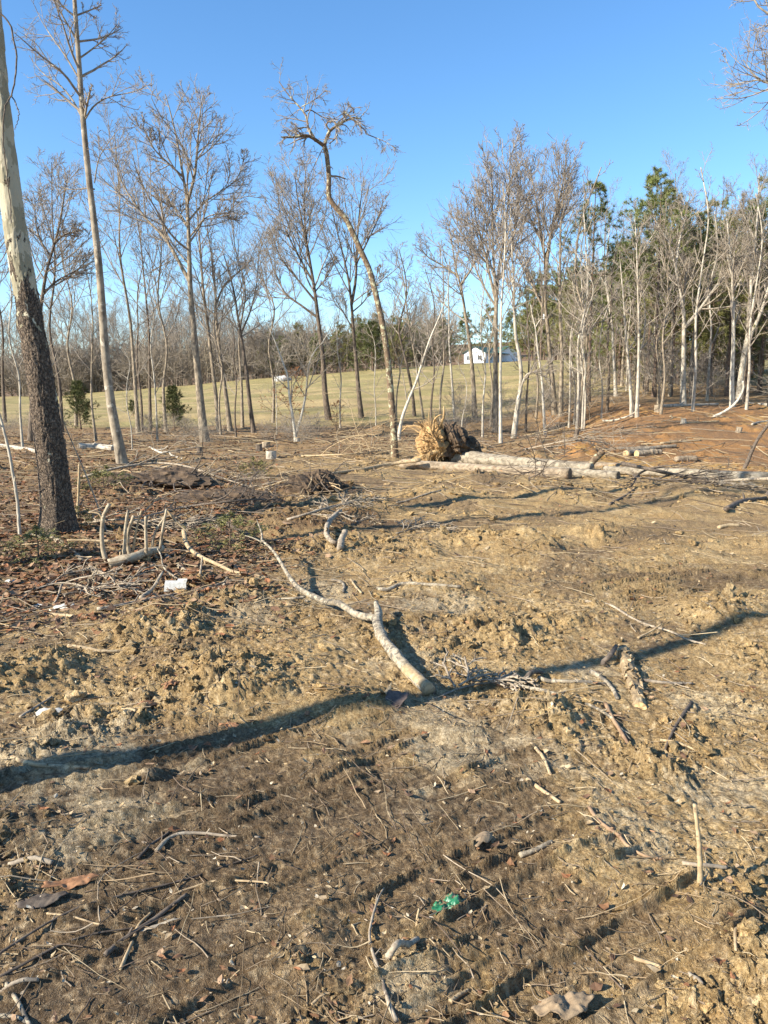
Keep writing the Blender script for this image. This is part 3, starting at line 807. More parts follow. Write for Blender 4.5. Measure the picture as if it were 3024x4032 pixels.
traced_tree('bare_tree', 'tall vase-shaped tree with two diverging main stems left of the pines', 'tree',
            [(2184, 1632), (2176, 1520), (2165, 1400), (2155, 1280), (2145, 1180), (2150, 1060), (2140, 980), (2125, 880), (2110, 790), (2095, 700), (2085, 640)], 22, 3, seed=39, mat='bark', twig='twig',
            limbs=[([(2152, 1240), (2110, 1140), (2070, 1050), (2030, 970)], 13, 3, .7), ([(2150, 1050), (2165, 930), (2190, 830), (2210, 720), (2220, 630)], 13, 3, -.5), ([(2148, 1010), (2185, 900), (2240, 810), (2270, 720)], 8, 2, .6), ([(2138, 960), (2090, 880), (2060, 790)], 9, 2, -.5)],
            n1=13, t0=.52, a1=32, l1=.28, n2=6, n3=5, n4=4, rtip=.008, n1l=8, up=.09)
traced_tree('bare_tree', 'grey straight trunk immediately right of the vase-shaped tree', 'tree',
            [(2208, 1640), (2210, 1520), (2212, 1380), (2205, 1220), (2205, 1080), (2207, 920), (2215, 800), (2225, 700)], 18, 3, seed=40, mat='bark', twig='twig', n1=16, t0=.45, a1=40, l1=.22, n2=6, n3=5, n4=3, rtip=.007, up=.08)
traced_tree('bare_tree', 'speckled white sapling with long low left arm at the edge of the wood', 'tree',
            [(2425, 1560), (2422, 1495), (2415, 1380), (2410, 1284), (2395, 1180), (2386, 1103), (2390, 1000), (2400, 900)], 13, 3, seed=41, mat='barkwhite', twig='twiggrey', limbs=[([(2412, 1265), (2350, 1220), (2280, 1160), (2230, 1100)], 6, 2, -.4)], n1=13, t0=.35, a1=48, l1=.2, n2=5, n3=4, n4=0, rtip=.005, up=.06)
traced_tree('bare_tree', 'pale thin pole tree leaning left in front of the pines', 'tree',
            [(2488, 1640), (2484, 1560), (2476, 1450), (2465, 1330), (2458, 1220), (2450, 1120), (2440, 1010)], 14, 3, seed=42, mat='barkpale', twig='twiggrey', n1=14, t0=.35, a1=45, l1=.2, n2=5, n3=4, n4=0, rtip=.005)
traced_tree('bare_tree', 'straightest pale pole tree rising from the bank edge near the stump', 'tree',
            [(2508, 1645), (2510, 1560), (2514, 1440), (2516, 1300), (2512, 1150), (2507, 980), (2500, 860)], 14, 3, seed=43, mat='barkpale', twig='twiggrey', n1=14, t0=.4, a1=42, l1=.2, n2=5, n3=4, n4=0, rtip=.005)
traced_tree('bare_tree', 'light-barked twin-trunked tree with a heavy limb reaching up right', 'tree',
            [(2690, 1596), (2690, 1500), (2692, 1350), (2692, 1230), (2675, 1130), (2657, 1042), (2635, 960), (2600, 900), (2570, 850)], 21, 3, seed=44, mat='barkpale', twig='twiggrey',
            limbs=[([(2696, 1290), (2750, 1220), (2810, 1130), (2856, 1067), (2890, 990)], 15, 4, -.5), ([(2660, 1060), (2680, 960), (2710, 860), (2730, 780)], 10, 3, .6), ([(2690, 1240), (2705, 1120), (2720, 1020)], 8, 3, .4)],
            n1=13, t0=.45, a1=42, l1=.26, n2=6, n3=5, n4=3, rtip=.007, n1l=8)
traced_tree('bare_tree', 'whitest tall trunk near the right edge fanning into steep pale limbs', 'tree',
            [(2884, 1610), (2882, 1500), (2888, 1340), (2886, 1180), (2882, 1060), (2870, 940), (2862, 860)], 19, 4, seed=45, mat='barkwhite', twig='twiggrey', limbs=[([(2884, 1120), (2900, 1000), (2925, 900)], 9, 2, .4), ([(2884, 1090), (2850, 1000), (2820, 920)], 8, 2, -.4), ([(2886, 1150), (2940, 1080), (3000, 1030)], 7, 2, .4)],
            n1=14, t0=.4, a1=35, l1=.24, n2=5, n3=5, n4=3, rtip=.006, up=.08)
traced_tree('bare_tree', 'tan trunk forking low into a wide V at the right edge', 'tree',
            [(2912, 1570), (2918, 1490), (2930, 1400), (2946, 1314), (2952, 1200), (2962, 1060), (2975, 940), (2985, 800), (2990, 680)], 24, 3, seed=46, mat='barkpale', twig='twig', limbs=[([(2940, 1350), (2985, 1250), (3020, 1130), (3040, 1020), (3060, 900)], 17, 4, -.4), ([(2975, 950), (2940, 850), (2925, 760)], 8, 2, .5)],
            n1=14, t0=.45, a1=36, l1=.26, n2=6, n3=5, n4=3, rtip=.007, n1l=8, up=.08)
traced_tree('bare_tree', 'tree with knotty twig clusters seen behind the sycamore trunk', 'tree',
            [(118, 1690), (130, 1560), (140, 1420), (150, 1300), (165, 1180), (185, 1060), (215, 960), (235, 880), (250, 790), (265, 700)], 24, 4, seed=47, mat='barkdark', twig='twig', depth=26,
            limbs=[([(160, 1170), (210, 1110), (270, 1070), (350, 1020)], 10, 2, .4), ([(200, 1010), (150, 940), (120, 850), (115, 760)], 9, 2, .5), ([(215, 960), (260, 930), (330, 915)], 8, 2, -.4)],
            n1=11, t0=.55, a1=48, l1=.24, n2=6, n3=5, n4=3, rtip=.006, n1l=8)

# --- a limb of a tree standing beyond the right edge reaches into the top corner, trees to the left throw their shadows across the mud
traced_tree('bare_tree', 'bare tree beyond the right edge whose twigs enter the top right corner', 'tree',
            [(3420, 1800), (3410, 1400), (3400, 1000), (3380, 600), (3350, 300), (3320, 0)], 60, 30, seed=48, mat='barkpale', twig='twiggrey', depth=16,
            limbs=[([(3385, 480), (3250, 380), (3120, 340), (3024, 325), (2985, 318), (2962, 285), (2925, 235)], 18, 3, 0), ([(3360, 400), (3200, 330), (3080, 310), (3010, 290), (2940, 300), (2890, 295)], 12, 2, .4), ([(3370, 420), (3200, 300), (3080, 220), (3000, 180)], 12, 2, -.3), ([(3340, 250), (3200, 150), (3080, 80), (3020, 50), (2985, 25), (2968, -5)], 14, 6, 0)],
            n1=6, t0=.5, a1=50, l1=.2, n2=5, n3=4, n4=3, rtip=.004, n1l=7)
for (x, y, h, r, sd, lb) in [(-5.6, .9, 11, .13, 51, 'straight bare tree left of the picture throwing the nearest shadow over the tracks'), (-6.4, 5.75, 12, .12, 52, 'straight bare tree left of the picture throwing the long shadow across the middle mud')]:
    rng = np.random.default_rng(sd)
    f = np.array([x, y, float(zbase(x, y))])
    tr, rr = arr(smooth_path([(0, 0, -.1), (.1, .12, h * .2), (-.05, .12, h * .4), (.1, .45, h * .6), (.2, .3, h)], 24), r, .02)
    e = empty('bare_tree', f, lb, 'tree')
    link('trunk', trunk_mesh([(tr, rr)], 12, M['bark']), e)
    v, q = bare_crown(rng, tr, rr, [], n1=12, t0=.5, l1=.3, n2=5, n3=4, n4=0, rtip=.006)
    link('crown', mesh_np('crown', v, q, None, M['twig']), e)

# --- kinds of trees that are repeated
def archetype(seed, H, r, bends, twig='twig', mat='bark', **kw):
    rng = np.random.default_rng(seed)
    pts = [(bends * rng.normal() * k, bends * rng.normal() * k, H * k) for k in np.linspace(0, 1, 6)]
    pts[0] = (0, 0, -.25)
    tr, rr = arr(smooth_path(pts, 20), r, .02)
    v, q = bare_crown(rng, tr, rr, [], **kw)
    return [('trunk', trunk_mesh([(tr, rr)], 8, M[mat])), ('crown', mesh_np('crown', v, q, None, M[twig]))]


def needle_bursts(rng, pts, dirs, n, L, w):
    N = len(pts)
    d = unit(dirs[:, None] * .5 + rng.normal(0, .8, (N, n, 3)))
    side = unit(np.cross(d, rng.normal(0, 1, (N, n, 3))))
    l = L * (.6 + .6 * rng.random((N, n, 1)))
    p = pts[:, None] + 0 * d
    v = np.stack([p - side * w / 2, p + side * w / 2, p + d * l], 2).reshape(-1, 3)
    return v, np.arange(len(v)).reshape(-1, 3)


def pine(seed, H, r, t0, l1, n1, mat='needles', nb=30, nl=.34, nw=.034):
    rng = np.random.default_rng(seed)
    tr, rr = arr(smooth_path([(0, 0, -.25), (.12 * rng.normal(), .1 * rng.normal(), H * .4), (.2 * rng.normal(), .2 * rng.normal(), H)], 20), r, .03)
    L1, R1 = grow(rng, tr, rr, n1, t0, .99, 78, l1, 7, .06, .12, .4, .012, .75)
    L2, R2 = grow(rng, L1, R1, 5, .35, 1, 48, .45, 4, .08, .15, .6, .008, .4)
    dl, dr = grow(rng, tr, rr, 14, .2, t0 + .1, 85, l1 * .5, 5, -.02, .15, .3, .008, .2)
    v, q = join([tubes(L1, R1, 4), tubes(L2, R2, 3), tubes(dl, dr, 3)])
    P = np.concatenate([L2[:, -1], L2[:, 2], L1[:, -1], tr[0, -1:]]); Dn = np.concatenate([L2[:, -1] - L2[:, -2], L2[:, 2] - L2[:, 1], L1[:, -1] - L1[:, -2], tr[0, -1:] - tr[0, -2:-1]])
    nv, ntri = needle_bursts(rng, P, unit(Dn), nb, nl, nw)
    return [('trunk', trunk_mesh([(tr, rr)], 8, M['pinebark'])), ('branches', mesh_np('branches', v, q, None, M['pinebark'])), ('crown', mesh_np('crown', nv, None, ntri, M[mat], False))]


def cedar(seed, H, n1=46, nb=9, spread=.42, mat='cedar', nl=.16):
    rng = np.random.default_rng(seed)
    tr, rr = arr(smooth_path([(0, 0, -.1), (.05 * rng.normal(), .05 * rng.normal(), H * .5), (.1 * rng.normal(), 0, H)], 12), .018 * H, .008)
    L1, R1 = grow(rng, tr, rr, n1, .08, .99, 62, spread, 6, .04, .16, .4, .006, .8)
    L2, R2 = grow(rng, L1, R1, 5, .2, 1, 45, .45, 4, .04, .15, .6, .004, .4)
    v, q = join([tubes(L1, R1, 3), tubes(L2, R2, 3)])
    P = np.concatenate([L2[:, 1], L2[:, 2], L2[:, 3], L1[:, -1], L1[:, 3]]); Dn = np.concatenate([L2[:, 1] - L2[:, 0], L2[:, 2] - L2[:, 1], L2[:, 3] - L2[:, 2], L1[:, -1] - L1[:, -2], L1[:, 3] - L1[:, 2]])
    nv, ntri = needle_bursts(rng, P, unit(Dn) * 1.6, nb, nl, .022)
    return [('trunk', trunk_mesh([(tr, rr)], 6, M['pinebark'])), ('branches', mesh_np('branches', v, q, None, M['pinebark'])), ('crown', mesh_np('crown', nv, None, ntri, M[mat], False))]


def copy_of(arch, name, label, cat, group, loc, rz, sc):
    e = empty(name, loc, label, cat, group, rz, sc)
    for nm, me in arch: link(nm, me, e)
    return e


def at(u, Y):
    x = (u - 1512) / F_PX * (Y * COSP - (zf_guess(u, Y) - CAM_H) * SINP)
    return np.array([x, Y, float(zbase(x, Y))])


def zf_guess(u, Y):
    return float(zbase((u - 1512) / F_PX * Y, Y))


A_TALL = [archetype(61, 13, .11, .35, n1=15, t0=.42, a1=40, l1=.30, n2=6, n3=5, n4=4, rtip=.007, up=.07), archetype(62, 14, .10, .45, n1=14, t0=.5, a1=36, l1=.28, n2=6, n3=5, n4=4, rtip=.005, up=.08),
          archetype(63, 12, .12, .5, n1=13, t0=.35, a1=46, l1=.36, n2=6, n3=5, n4=4, rtip=.007, up=.05), archetype(64, 13, .095, .4, mat='barkdark', n1=15, t0=.45, a1=42, l1=.26, n2=6, n3=5, n4=4, rtip=.007, up=.07)]
A_POLE = [archetype(71, 9, .065, .3, twig='twiggrey', mat='barkpale', n1=14, t0=.3, a1=48, l1=.2, n2=4, n3=4, n4=0, rtip=.005, up=.07), archetype(72, 10, .075, .4, twig='twig', mat='bark', n1=14, t0=.35, a1=45, l1=.2, n2=4, n3=4, n4=0, rtip=.005, up=.08),
          archetype(73, 8, .05, .35, twig='twiggrey', mat='barkpale', n1=12, t0=.25, a1=52, l1=.24, n2=4, n3=4, n4=0, rtip=.006, up=.05), archetype(74, 9, .07, .3, twig='twig', mat='barkdark', n1=14, t0=.3, a1=46, l1=.22, n2=4, n3=4, n4=0, rtip=.007, up=.07)]
A_BRUSH = [archetype(81, 2.2, .016, .3, twig='twig', mat='bark', n1=22, t0=.02, a1=45, l1=.7, n2=5, n3=4, n4=0, rtip=.006, up=.05), archetype(82, 1.6, .014, .3, twig='twiggrey', mat='bark', n1=20, t0=.02, a1=55, l1=.9, n2=5, n3=4, n4=0, rtip=.005, up=.02)]
A_PINE = [pine(91, 16, .17, .45, .22, 44), pine(92, 15, .16, .5, .2, 38), pine(93, 14, .15, .35, .24, 50, 'needlesold')]
A_PINEY = [pine(94, 9, .1, .12, .3, 60, 'needlesold', 26), pine(95, 8, .1, .15, .32, 56, 'needles', 26)]
A_CEDAR = [cedar(96, 2.2), cedar(97, 1.8, 40, 8, .5)]
A_SPRIG = cedar(99, 1.2, 20, 4, .7, 'sprig', .12)

R_ = random.Random(4)
# left-hand wood this side of the field
for (u, Y, k, s, lb) in [(-60, 24, 0, .75, 'bare tree at the far left edge behind the leaning pale pole'), (245, 30, 3, .82, 'bare tree just right of the sycamore trunk in the back row'), (300, 38, 0, .75, 'thinner bare tree behind the narrow green cedar'), (545, 32, 1, .8, 'bare tree behind the small cedar shrub between pale tree and tall forked tree'), (592, 36, 3, .85, 'dark slim bare tree just left of the bushy green cedar'), (655, 33, 0, .72, 'bare tree directly behind the bushy green cedar'), (955, 36, 1, .78, 'slim bare tree left of the dark bent tree'), (1075, 40, 0, .7, 'slim bare tree left of the double-stemmed sapling'), (20, 42, 3, .9, 'bare tree in the gap left of the sycamore trunk')]:
    copy_of(A_TALL[k], 'bare_tree', lb, 'tree', 'bare trees along the near field edge on the left', at(u, Y), R_.random() * 6.28, s * R_.uniform(.92, 1.08))
for (u, Y, k, s) in [(90, 22, 0, .6), (180, 26, 2, .7), (380, 27, 1, .6), (520, 24, 2, .45), (620, 28, 0, .6), (930, 31, 3, .6), (1090, 33, 2, .5), (560, 33, 3, .75), (870, 33, 1, .7), (1480, 34, 2, .6), (1340, 36, 0, .6), (1700, 30, 3, .7), (1740, 33, 1, .75), (1820, 28, 2, .45), (1900, 31, 0, .8), (1930, 36, 1, .8), (2070, 34, 3, .8), (2240, 34, 0, .75), (2110, 38, 1, .85), (1560, 38, 1, .7)]:
    copy_of(A_POLE[k], 'sapling', 'thin bare understorey sapling between the larger trees at the field edge', 'sapling', 'understorey saplings at the field edge', at(u, Y), R_.random() * 6.28, s * R_.uniform(.92, 1.1))
# right-hand wood: front poles, taller trees, pines behind
for k in range(46):
    u = R_.uniform(2230, 3350); Y = R_.uniform(34, 50) if k > 16 else R_.uniform(30.5, 36)
    copy_of(A_POLE[k % 4], 'sapling', 'thin bare pole tree crowded into the right-hand wood', 'sapling', 'crowded pole trees of the right-hand wood', at(u, Y), R_.random() * 6.28, R_.uniform(.65, 1.05))
for k in range(14):
    u = 2280 + k * 72 + R_.uniform(-25, 25); Y = R_.uniform(40, 62)
    copy_of(A_TALL[k % 4], 'bare_tree', 'bare grey tree rising among pines in the right-hand wood', 'tree', 'taller bare trees of the right-hand wood', at(u, Y), R_.random() * 6.28, R_.uniform(.75, 1.0) * (1.0 if u > 2300 else .8))
for (u, Y, k, s) in [(2316, 41, 0, .74), (2575, 42, 1, .80), (2545, 47, 0, .84), (2640, 44, 2, .78), (2715, 44, 1, .72), (2790, 47, 0, .74), (2860, 44, 2, .76), (2930, 44, 1, .74), (2990, 46, 0, .8), (3050, 46, 2, .8), (3130, 48, 1, .85), (2250, 58, 2, .70), (2420, 56, 0, .66), (2480, 54, 1, .68), (3220, 50, 0, .9), (2690, 56, 2, .85), (2900, 58, 1, .88), (2610, 56, 2, .85), (2760, 58, 2, .8)]:
    copy_of(A_PINE[k], 'pine_tree', 'tall pine with high tufted crown standing in the right-hand wood', 'pine', 'tall pines of the right-hand wood', at(u, Y), R_.random() * 6.28, s * R_.uniform(.86, .93))
for k in range(44):
    u = R_.uniform(2060, 3250); Y = R_.uniform(128, 140) if u < 2330 else R_.uniform(52, 80)
    copy_of(A_PINEY[k % 2], 'pine_tree', 'bushy young pine deep behind the poles of the right-hand wood', 'pine', 'young pines deep in the right-hand wood', at(u, Y), R_.random() * 6.28, (R_.uniform(1.2, 1.6) if u < 2330 else R_.uniform(.8, 1.15)))
for k in range(46):
    u = R_.uniform(2260, 3350); Y = R_.uniform(66, 92)
    copy_of(A_POLE[k % 4] if k % 3 else A_TALL[k % 4], 'bare_tree', 'far slim trunk seen through the right-hand wood', 'tree', 'far trunks seen through the right-hand wood', at(u, Y), R_.random() * 6.28, R_.uniform(.9, 1.25) if k % 3 else R_.uniform(.7, .85))
# far wood beyond the field
for k in range(64):
    u = -260 + k * 36 + R_.uniform(-30, 30)
    if 1780 < u < 2080: continue
    Y = R_.uniform(118, 150)
    s = R_.uniform(.85, 1.15) * (1.15 if u < 900 else .72)
    copy_of(A_TALL[k % 4], 'bare_tree', 'bare tree of the hazy far wood beyond the top of the field', 'tree', 'bare trees of the far wood beyond the field', at(u, Y), R_.random() * 6.28, s)
for k in range(120):
    u = R_.uniform(-250, 2250) if k < 60 else R_.uniform(-250, 1050); Y = R_.uniform(118, 185)
    if 1760 < u < 2090: Y += 85
    copy_of(A_TALL[k % 4], 'bare_tree', 'bare tree of the hazy far wood beyond the top of the field', 'tree', 'bare trees of the far wood beyond the field', at(u, Y), R_.random() * 6.28, R_.uniform(.8, 1.1) * (1.1 if u < 900 else .8))
for (u, Y, k, s) in [(1060, 126, 0, .62), (1110, 124, 1, .65), (1180, 128, 0, .7), (1250, 122, 1, .6), (1340, 124, 0, .72), (1430, 122, 1, .75), (1560, 120, 0, .68), (1650, 124, 1, .7), (1745, 128, 0, .72), (1830, 215, 1, 1.3), (1920, 215, 0, 1.25), (2010, 215, 1, 1.35), (380, 130, 1, .5), (1400, 130, 0, .8), (1600, 130, 1, .75), (1490, 127, 0, .8), (1700, 132, 1, .8)]:
    copy_of(A_PINEY[k], 'pine_tree', 'dark evergreen in the far wood behind the top of the field', 'evergreen', 'evergreens of the far wood', at(u, Y), R_.random() * 6.28, s * R_.uniform(1.15, 1.3))
copy_of(A_CEDAR[0], 'cedar_tree', 'dark dense cedar on the field crest behind the lone broken tree', 'cedar', None, at(1470, 112), 1.0, 3.0)
for k in range(120):
    u = R_.uniform(-250, 2300) if k < 60 else R_.uniform(-250, 1100)
    if 1760 < u < 2090: continue
    copy_of(A_BRUSH[k % 2], 'brush', 'grey brush filling the foot of the far wood beyond the field', 'brush', 'brush of the far wood', at(u, R_.uniform(117, 135)), R_.random() * 6.28, R_.uniform(2.0, 3.4))
A_THICK = [archetype(83, 3.2, .03, .4, twig='twiggrey', mat='bark', n1=34, t0=.02, a1=42, l1=.6, n2=6, n3=5, n4=0, rtip=.013, up=.05), archetype(84, 2.8, .03, .4, twig='twiggrey', mat='bark', n1=34, t0=.02, a1=50, l1=.7, n2=6, n3=5, n4=0, rtip=.012, up=.04)]
for k in range(80):
    u = -260 + k * 25.6 + R_.uniform(-15, 15)
    copy_of(A_THICK[k % 2], 'thicket', 'dense grey thicket closing the far edge of the field', 'brush', 'thickets closing the far field edge', at(u, R_.uniform(126, 160)), R_.random() * 6.28, R_.uniform(1.3, 2.3))
# small cedars and brush under the left row
for (u, v, k, s, lb) in [(690, 1700, 0, .85, 'bushy green cedar at the foot of the tall forked tree'), (525, 1640, 1, .55, 'small green cedar shrub left of the bushy cedar'), (320, 1690, 0, .95, 'tall narrow green cedar right of the sycamore trunk')]:
    copy_of(A_CEDAR[k], 'cedar_shrub', lb, 'cedar', None, G(u, v), k + 1.0, s)
for k in range(26):
    u = R_.uniform(-100, 1350); Y = R_.uniform(25, 33)
    copy_of(A_BRUSH[k % 2], 'brush', 'low twiggy brush in the undergrowth below the left field edge', 'brush', 'low brush below the left field edge', at(u, Y), R_.random() * 6.28, R_.uniform(.22, .42))
for k in range(44):
    u = R_.uniform(1750, 3250)
    Y = R_.uniform(30, 46) if u < 2250 else R_.uniform(33, 52)
    copy_of(A_BRUSH[k % 2], 'brush', 'tangled brown brush under the trees of the right-hand wood', 'brush', 'brush under the right-hand wood', at(u, Y), R_.random() * 6.28, R_.uniform(.5, 1.3) * (.6 if u < 2250 else 1))

# ------------------------------------------------------------------ wood lying about
def centred(name, v, q, tris, mat, label, cat, group=None, parent=None, smooth=True, base=None):
    c = base if base is not None else np.array([v[:, 0].mean(), v[:, 1].mean(), v[:, 2].min()])
    o = link(name, mesh_np(name, v - c, q, tris, mat, smooth), parent, label, cat, group)
    o.location = [float(k) for k in c]
    return o


def rough_tube(rng, P, r, sides, rough=.12, knots=2, cap=True):
    """tube along P with uneven outline, knots and closed ends"""
    n = len(P)
    w = np.linspace(0, 1, n)
    rr = r * (1 + rough * .35 * fbm(w * n * .16, np.zeros(n) + rng.random() * 99, 2, 3))
    for _ in range(knots):
        k = rng.random(); rr = rr * (1 + .14 * np.exp(-((w - k) / .025) ** 2))
    v, q = tubes(P[None], rr[None], sides)
    a = np.tile(np.arange(sides), n); i = np.repeat(np.arange(n), sides)
    d = v - P[i]
    v = P[i] + d * (1 + rough * fbm(np.cos(a / sides * 6.28) * 1.6 + i * .11, np.sin(a / sides * 6.28) * 1.6 + i * .05 + rng.random() * 50, 3, 7))[:, None]
    tris = None
    if cap:
        c0, c1 = len(v), len(v) + 1
        s = np.arange(sides); s2 = (s + 1) % sides; b = (n - 1) * sides
        tris = np.vstack([np.stack([s2, s, np.full(sides, c0)], 1), np.stack([b + s, b + s2, np.full(sides, c1)], 1)])
        v = np.vstack([v, P[:1], P[-1:]])
    return v, q, tris


_sd = [1000]


def lay(pts, n, r):
    """path over the ground through photograph pixels (u, v[, height above ground])"""
    P = [np.append(G(p[0], p[1], (p[2] if len(p) > 2 else 0)), p[2] if len(p) > 2 else 0.0) for p in pts]
    P = smooth_path(P, n)
    z = zfull(P[:, 0], P[:, 1])
    k = max(3, int(n * .45)) | 1
    zp = np.pad(z, k // 2, mode='edge')
    zm = np.array([np.percentile(zp[i:i + k], 72) for i in range(n)]); za = np.convolve(np.pad(zm, k // 2, mode='edge'), np.ones(k) / k, 'valid')
    zz = za
    return np.stack([P[:, 0], P[:, 1], zz + r * .55 + P[:, 3]], 1)


def S(label, pts, mm0, mm1, mat='drywood', name='stick', cat='stick', stubs=2, sides=9, n=None, stems=None, rough=.14):
    _sd[0] += 1
    rng = np.random.default_rng(_sd[0])
    n = n or max(14, 6 * len(pts))
    r = np.linspace(mm0, mm1, n) / 2000.0
    P = lay(pts, n, r) if stems is None else stems
    P = P + rng.normal(0, .07, P.shape) * r[:, None]
    v, q, t = rough_tube(rng, P, r, sides, rough)
    base = np.array([v[:, 0].mean(), v[:, 1].mean(), v[:, 2].min()])
    parts = [(v, q)]
    if stubs:
        a, b = grow(rng, P[None], r[None], stubs, .2, .95, 50, .07, 4, .05, .15, .55, r.min() * .5, .3)
        sv, sq = tubes(a, b, 5); parts.append((sv, sq))
    V, Q = join(parts)
    return centred(name, V, Q, t, M[mat], label, cat, base=base)


def stem(pts, n):
    """upright stem: foot on the ground, the rest at the foot's distance"""
    f = G(*pts[0]); f[2] = zfull(f[0], f[1])[0] - .03
    return smooth_path([f] + [D(u, v, f[1]) for u, v in pts[1:]], n)


def U(label, pts, mm0, mm1, mat='tanwood', name='stick', cat='stick', stubs=2, sides=8):
    n = max(14, 6 * len(pts))
    return S(label, pts, mm0, mm1, mat, name, cat, stubs, sides, n, stem(pts, n))


# the forked lichen-covered branch in the middle of the picture
def forked_branch():
    rng = np.random.default_rng(77)
    A = lay([(1690, 2735), (1640, 2692), (1597, 2652), (1544, 2588, .03), (1500, 2520, .05), (1487, 2468, .06), (1490, 2435, .07), (1479, 2388, .09)], 44, .04)
    ra = np.interp(np.linspace(0, 1, 44), [0, .2, .75, .86, 1], [.036, .034, .030, .027, .015])
    v, q, t = rough_tube(rng, A, ra, 22, .22, 5)
    base = np.array([A[0, 0], A[0, 1], A[:, 2].min() - .04])
    e = empty('branch', base, 'thick lichen-spotted forked branch lying in the middle of the mud', 'branch')
    link('main_stem', mesh_np('main_stem', v - base, q, t, M['lichenwood']), e)
    B = lay([(1488, 2448, .06), (1411, 2433, .05), (1371, 2409, .05), (1332, 2385, .05), (1285, 2378, .05), (1232, 2356, .04), (1199, 2341, .05), (1166, 2316, .07), (1133, 2273, .10), (1106, 2226, .14), (1086, 2193, .17), (1060, 2160, .2), (1030, 2132, .23)], 60, .03)
    B[0] = A[32]
    v, q, t = rough_tube(rng, B, np.interp(np.linspace(0, 1, 60), [0, .3, .6, 1], [.026, .023, .016, .010]), 14, .1, 3)
    link('side_stem', mesh_np('side_stem', v - base, q, t, M['lichenwood']), e)
    for p, r0 in (([(1030, 2132, .23), (1030, 2095, .3), (1010, 2040, .42)], .011), ([(1032, 2134, .23), (1000, 2120, .26), (965, 2110, .28)], .009), ([(1199, 2350, .05), (1150, 2368, .02), (1095, 2370, .01)], .012)):
        C = lay(p, 18, .01)
        v, q, t = rough_tube(rng, C, np.linspace(r0, r0 * .4, 18), 8, .1, 1)
        link('twig', mesh_np('twig', v - base, q, t, M['lichenwood']), e)
    # bark rubbed off near the butt
    v, q, t = rough_tube(rng, A[:10] + np.array([-.002, -.004, .004]), ra[:10] * .97 + .001, 18, .14, 0)
    link('peeled_butt', mesh_np('peeled_butt', v - base, q, t, M['peeled']), e)


forked_branch()

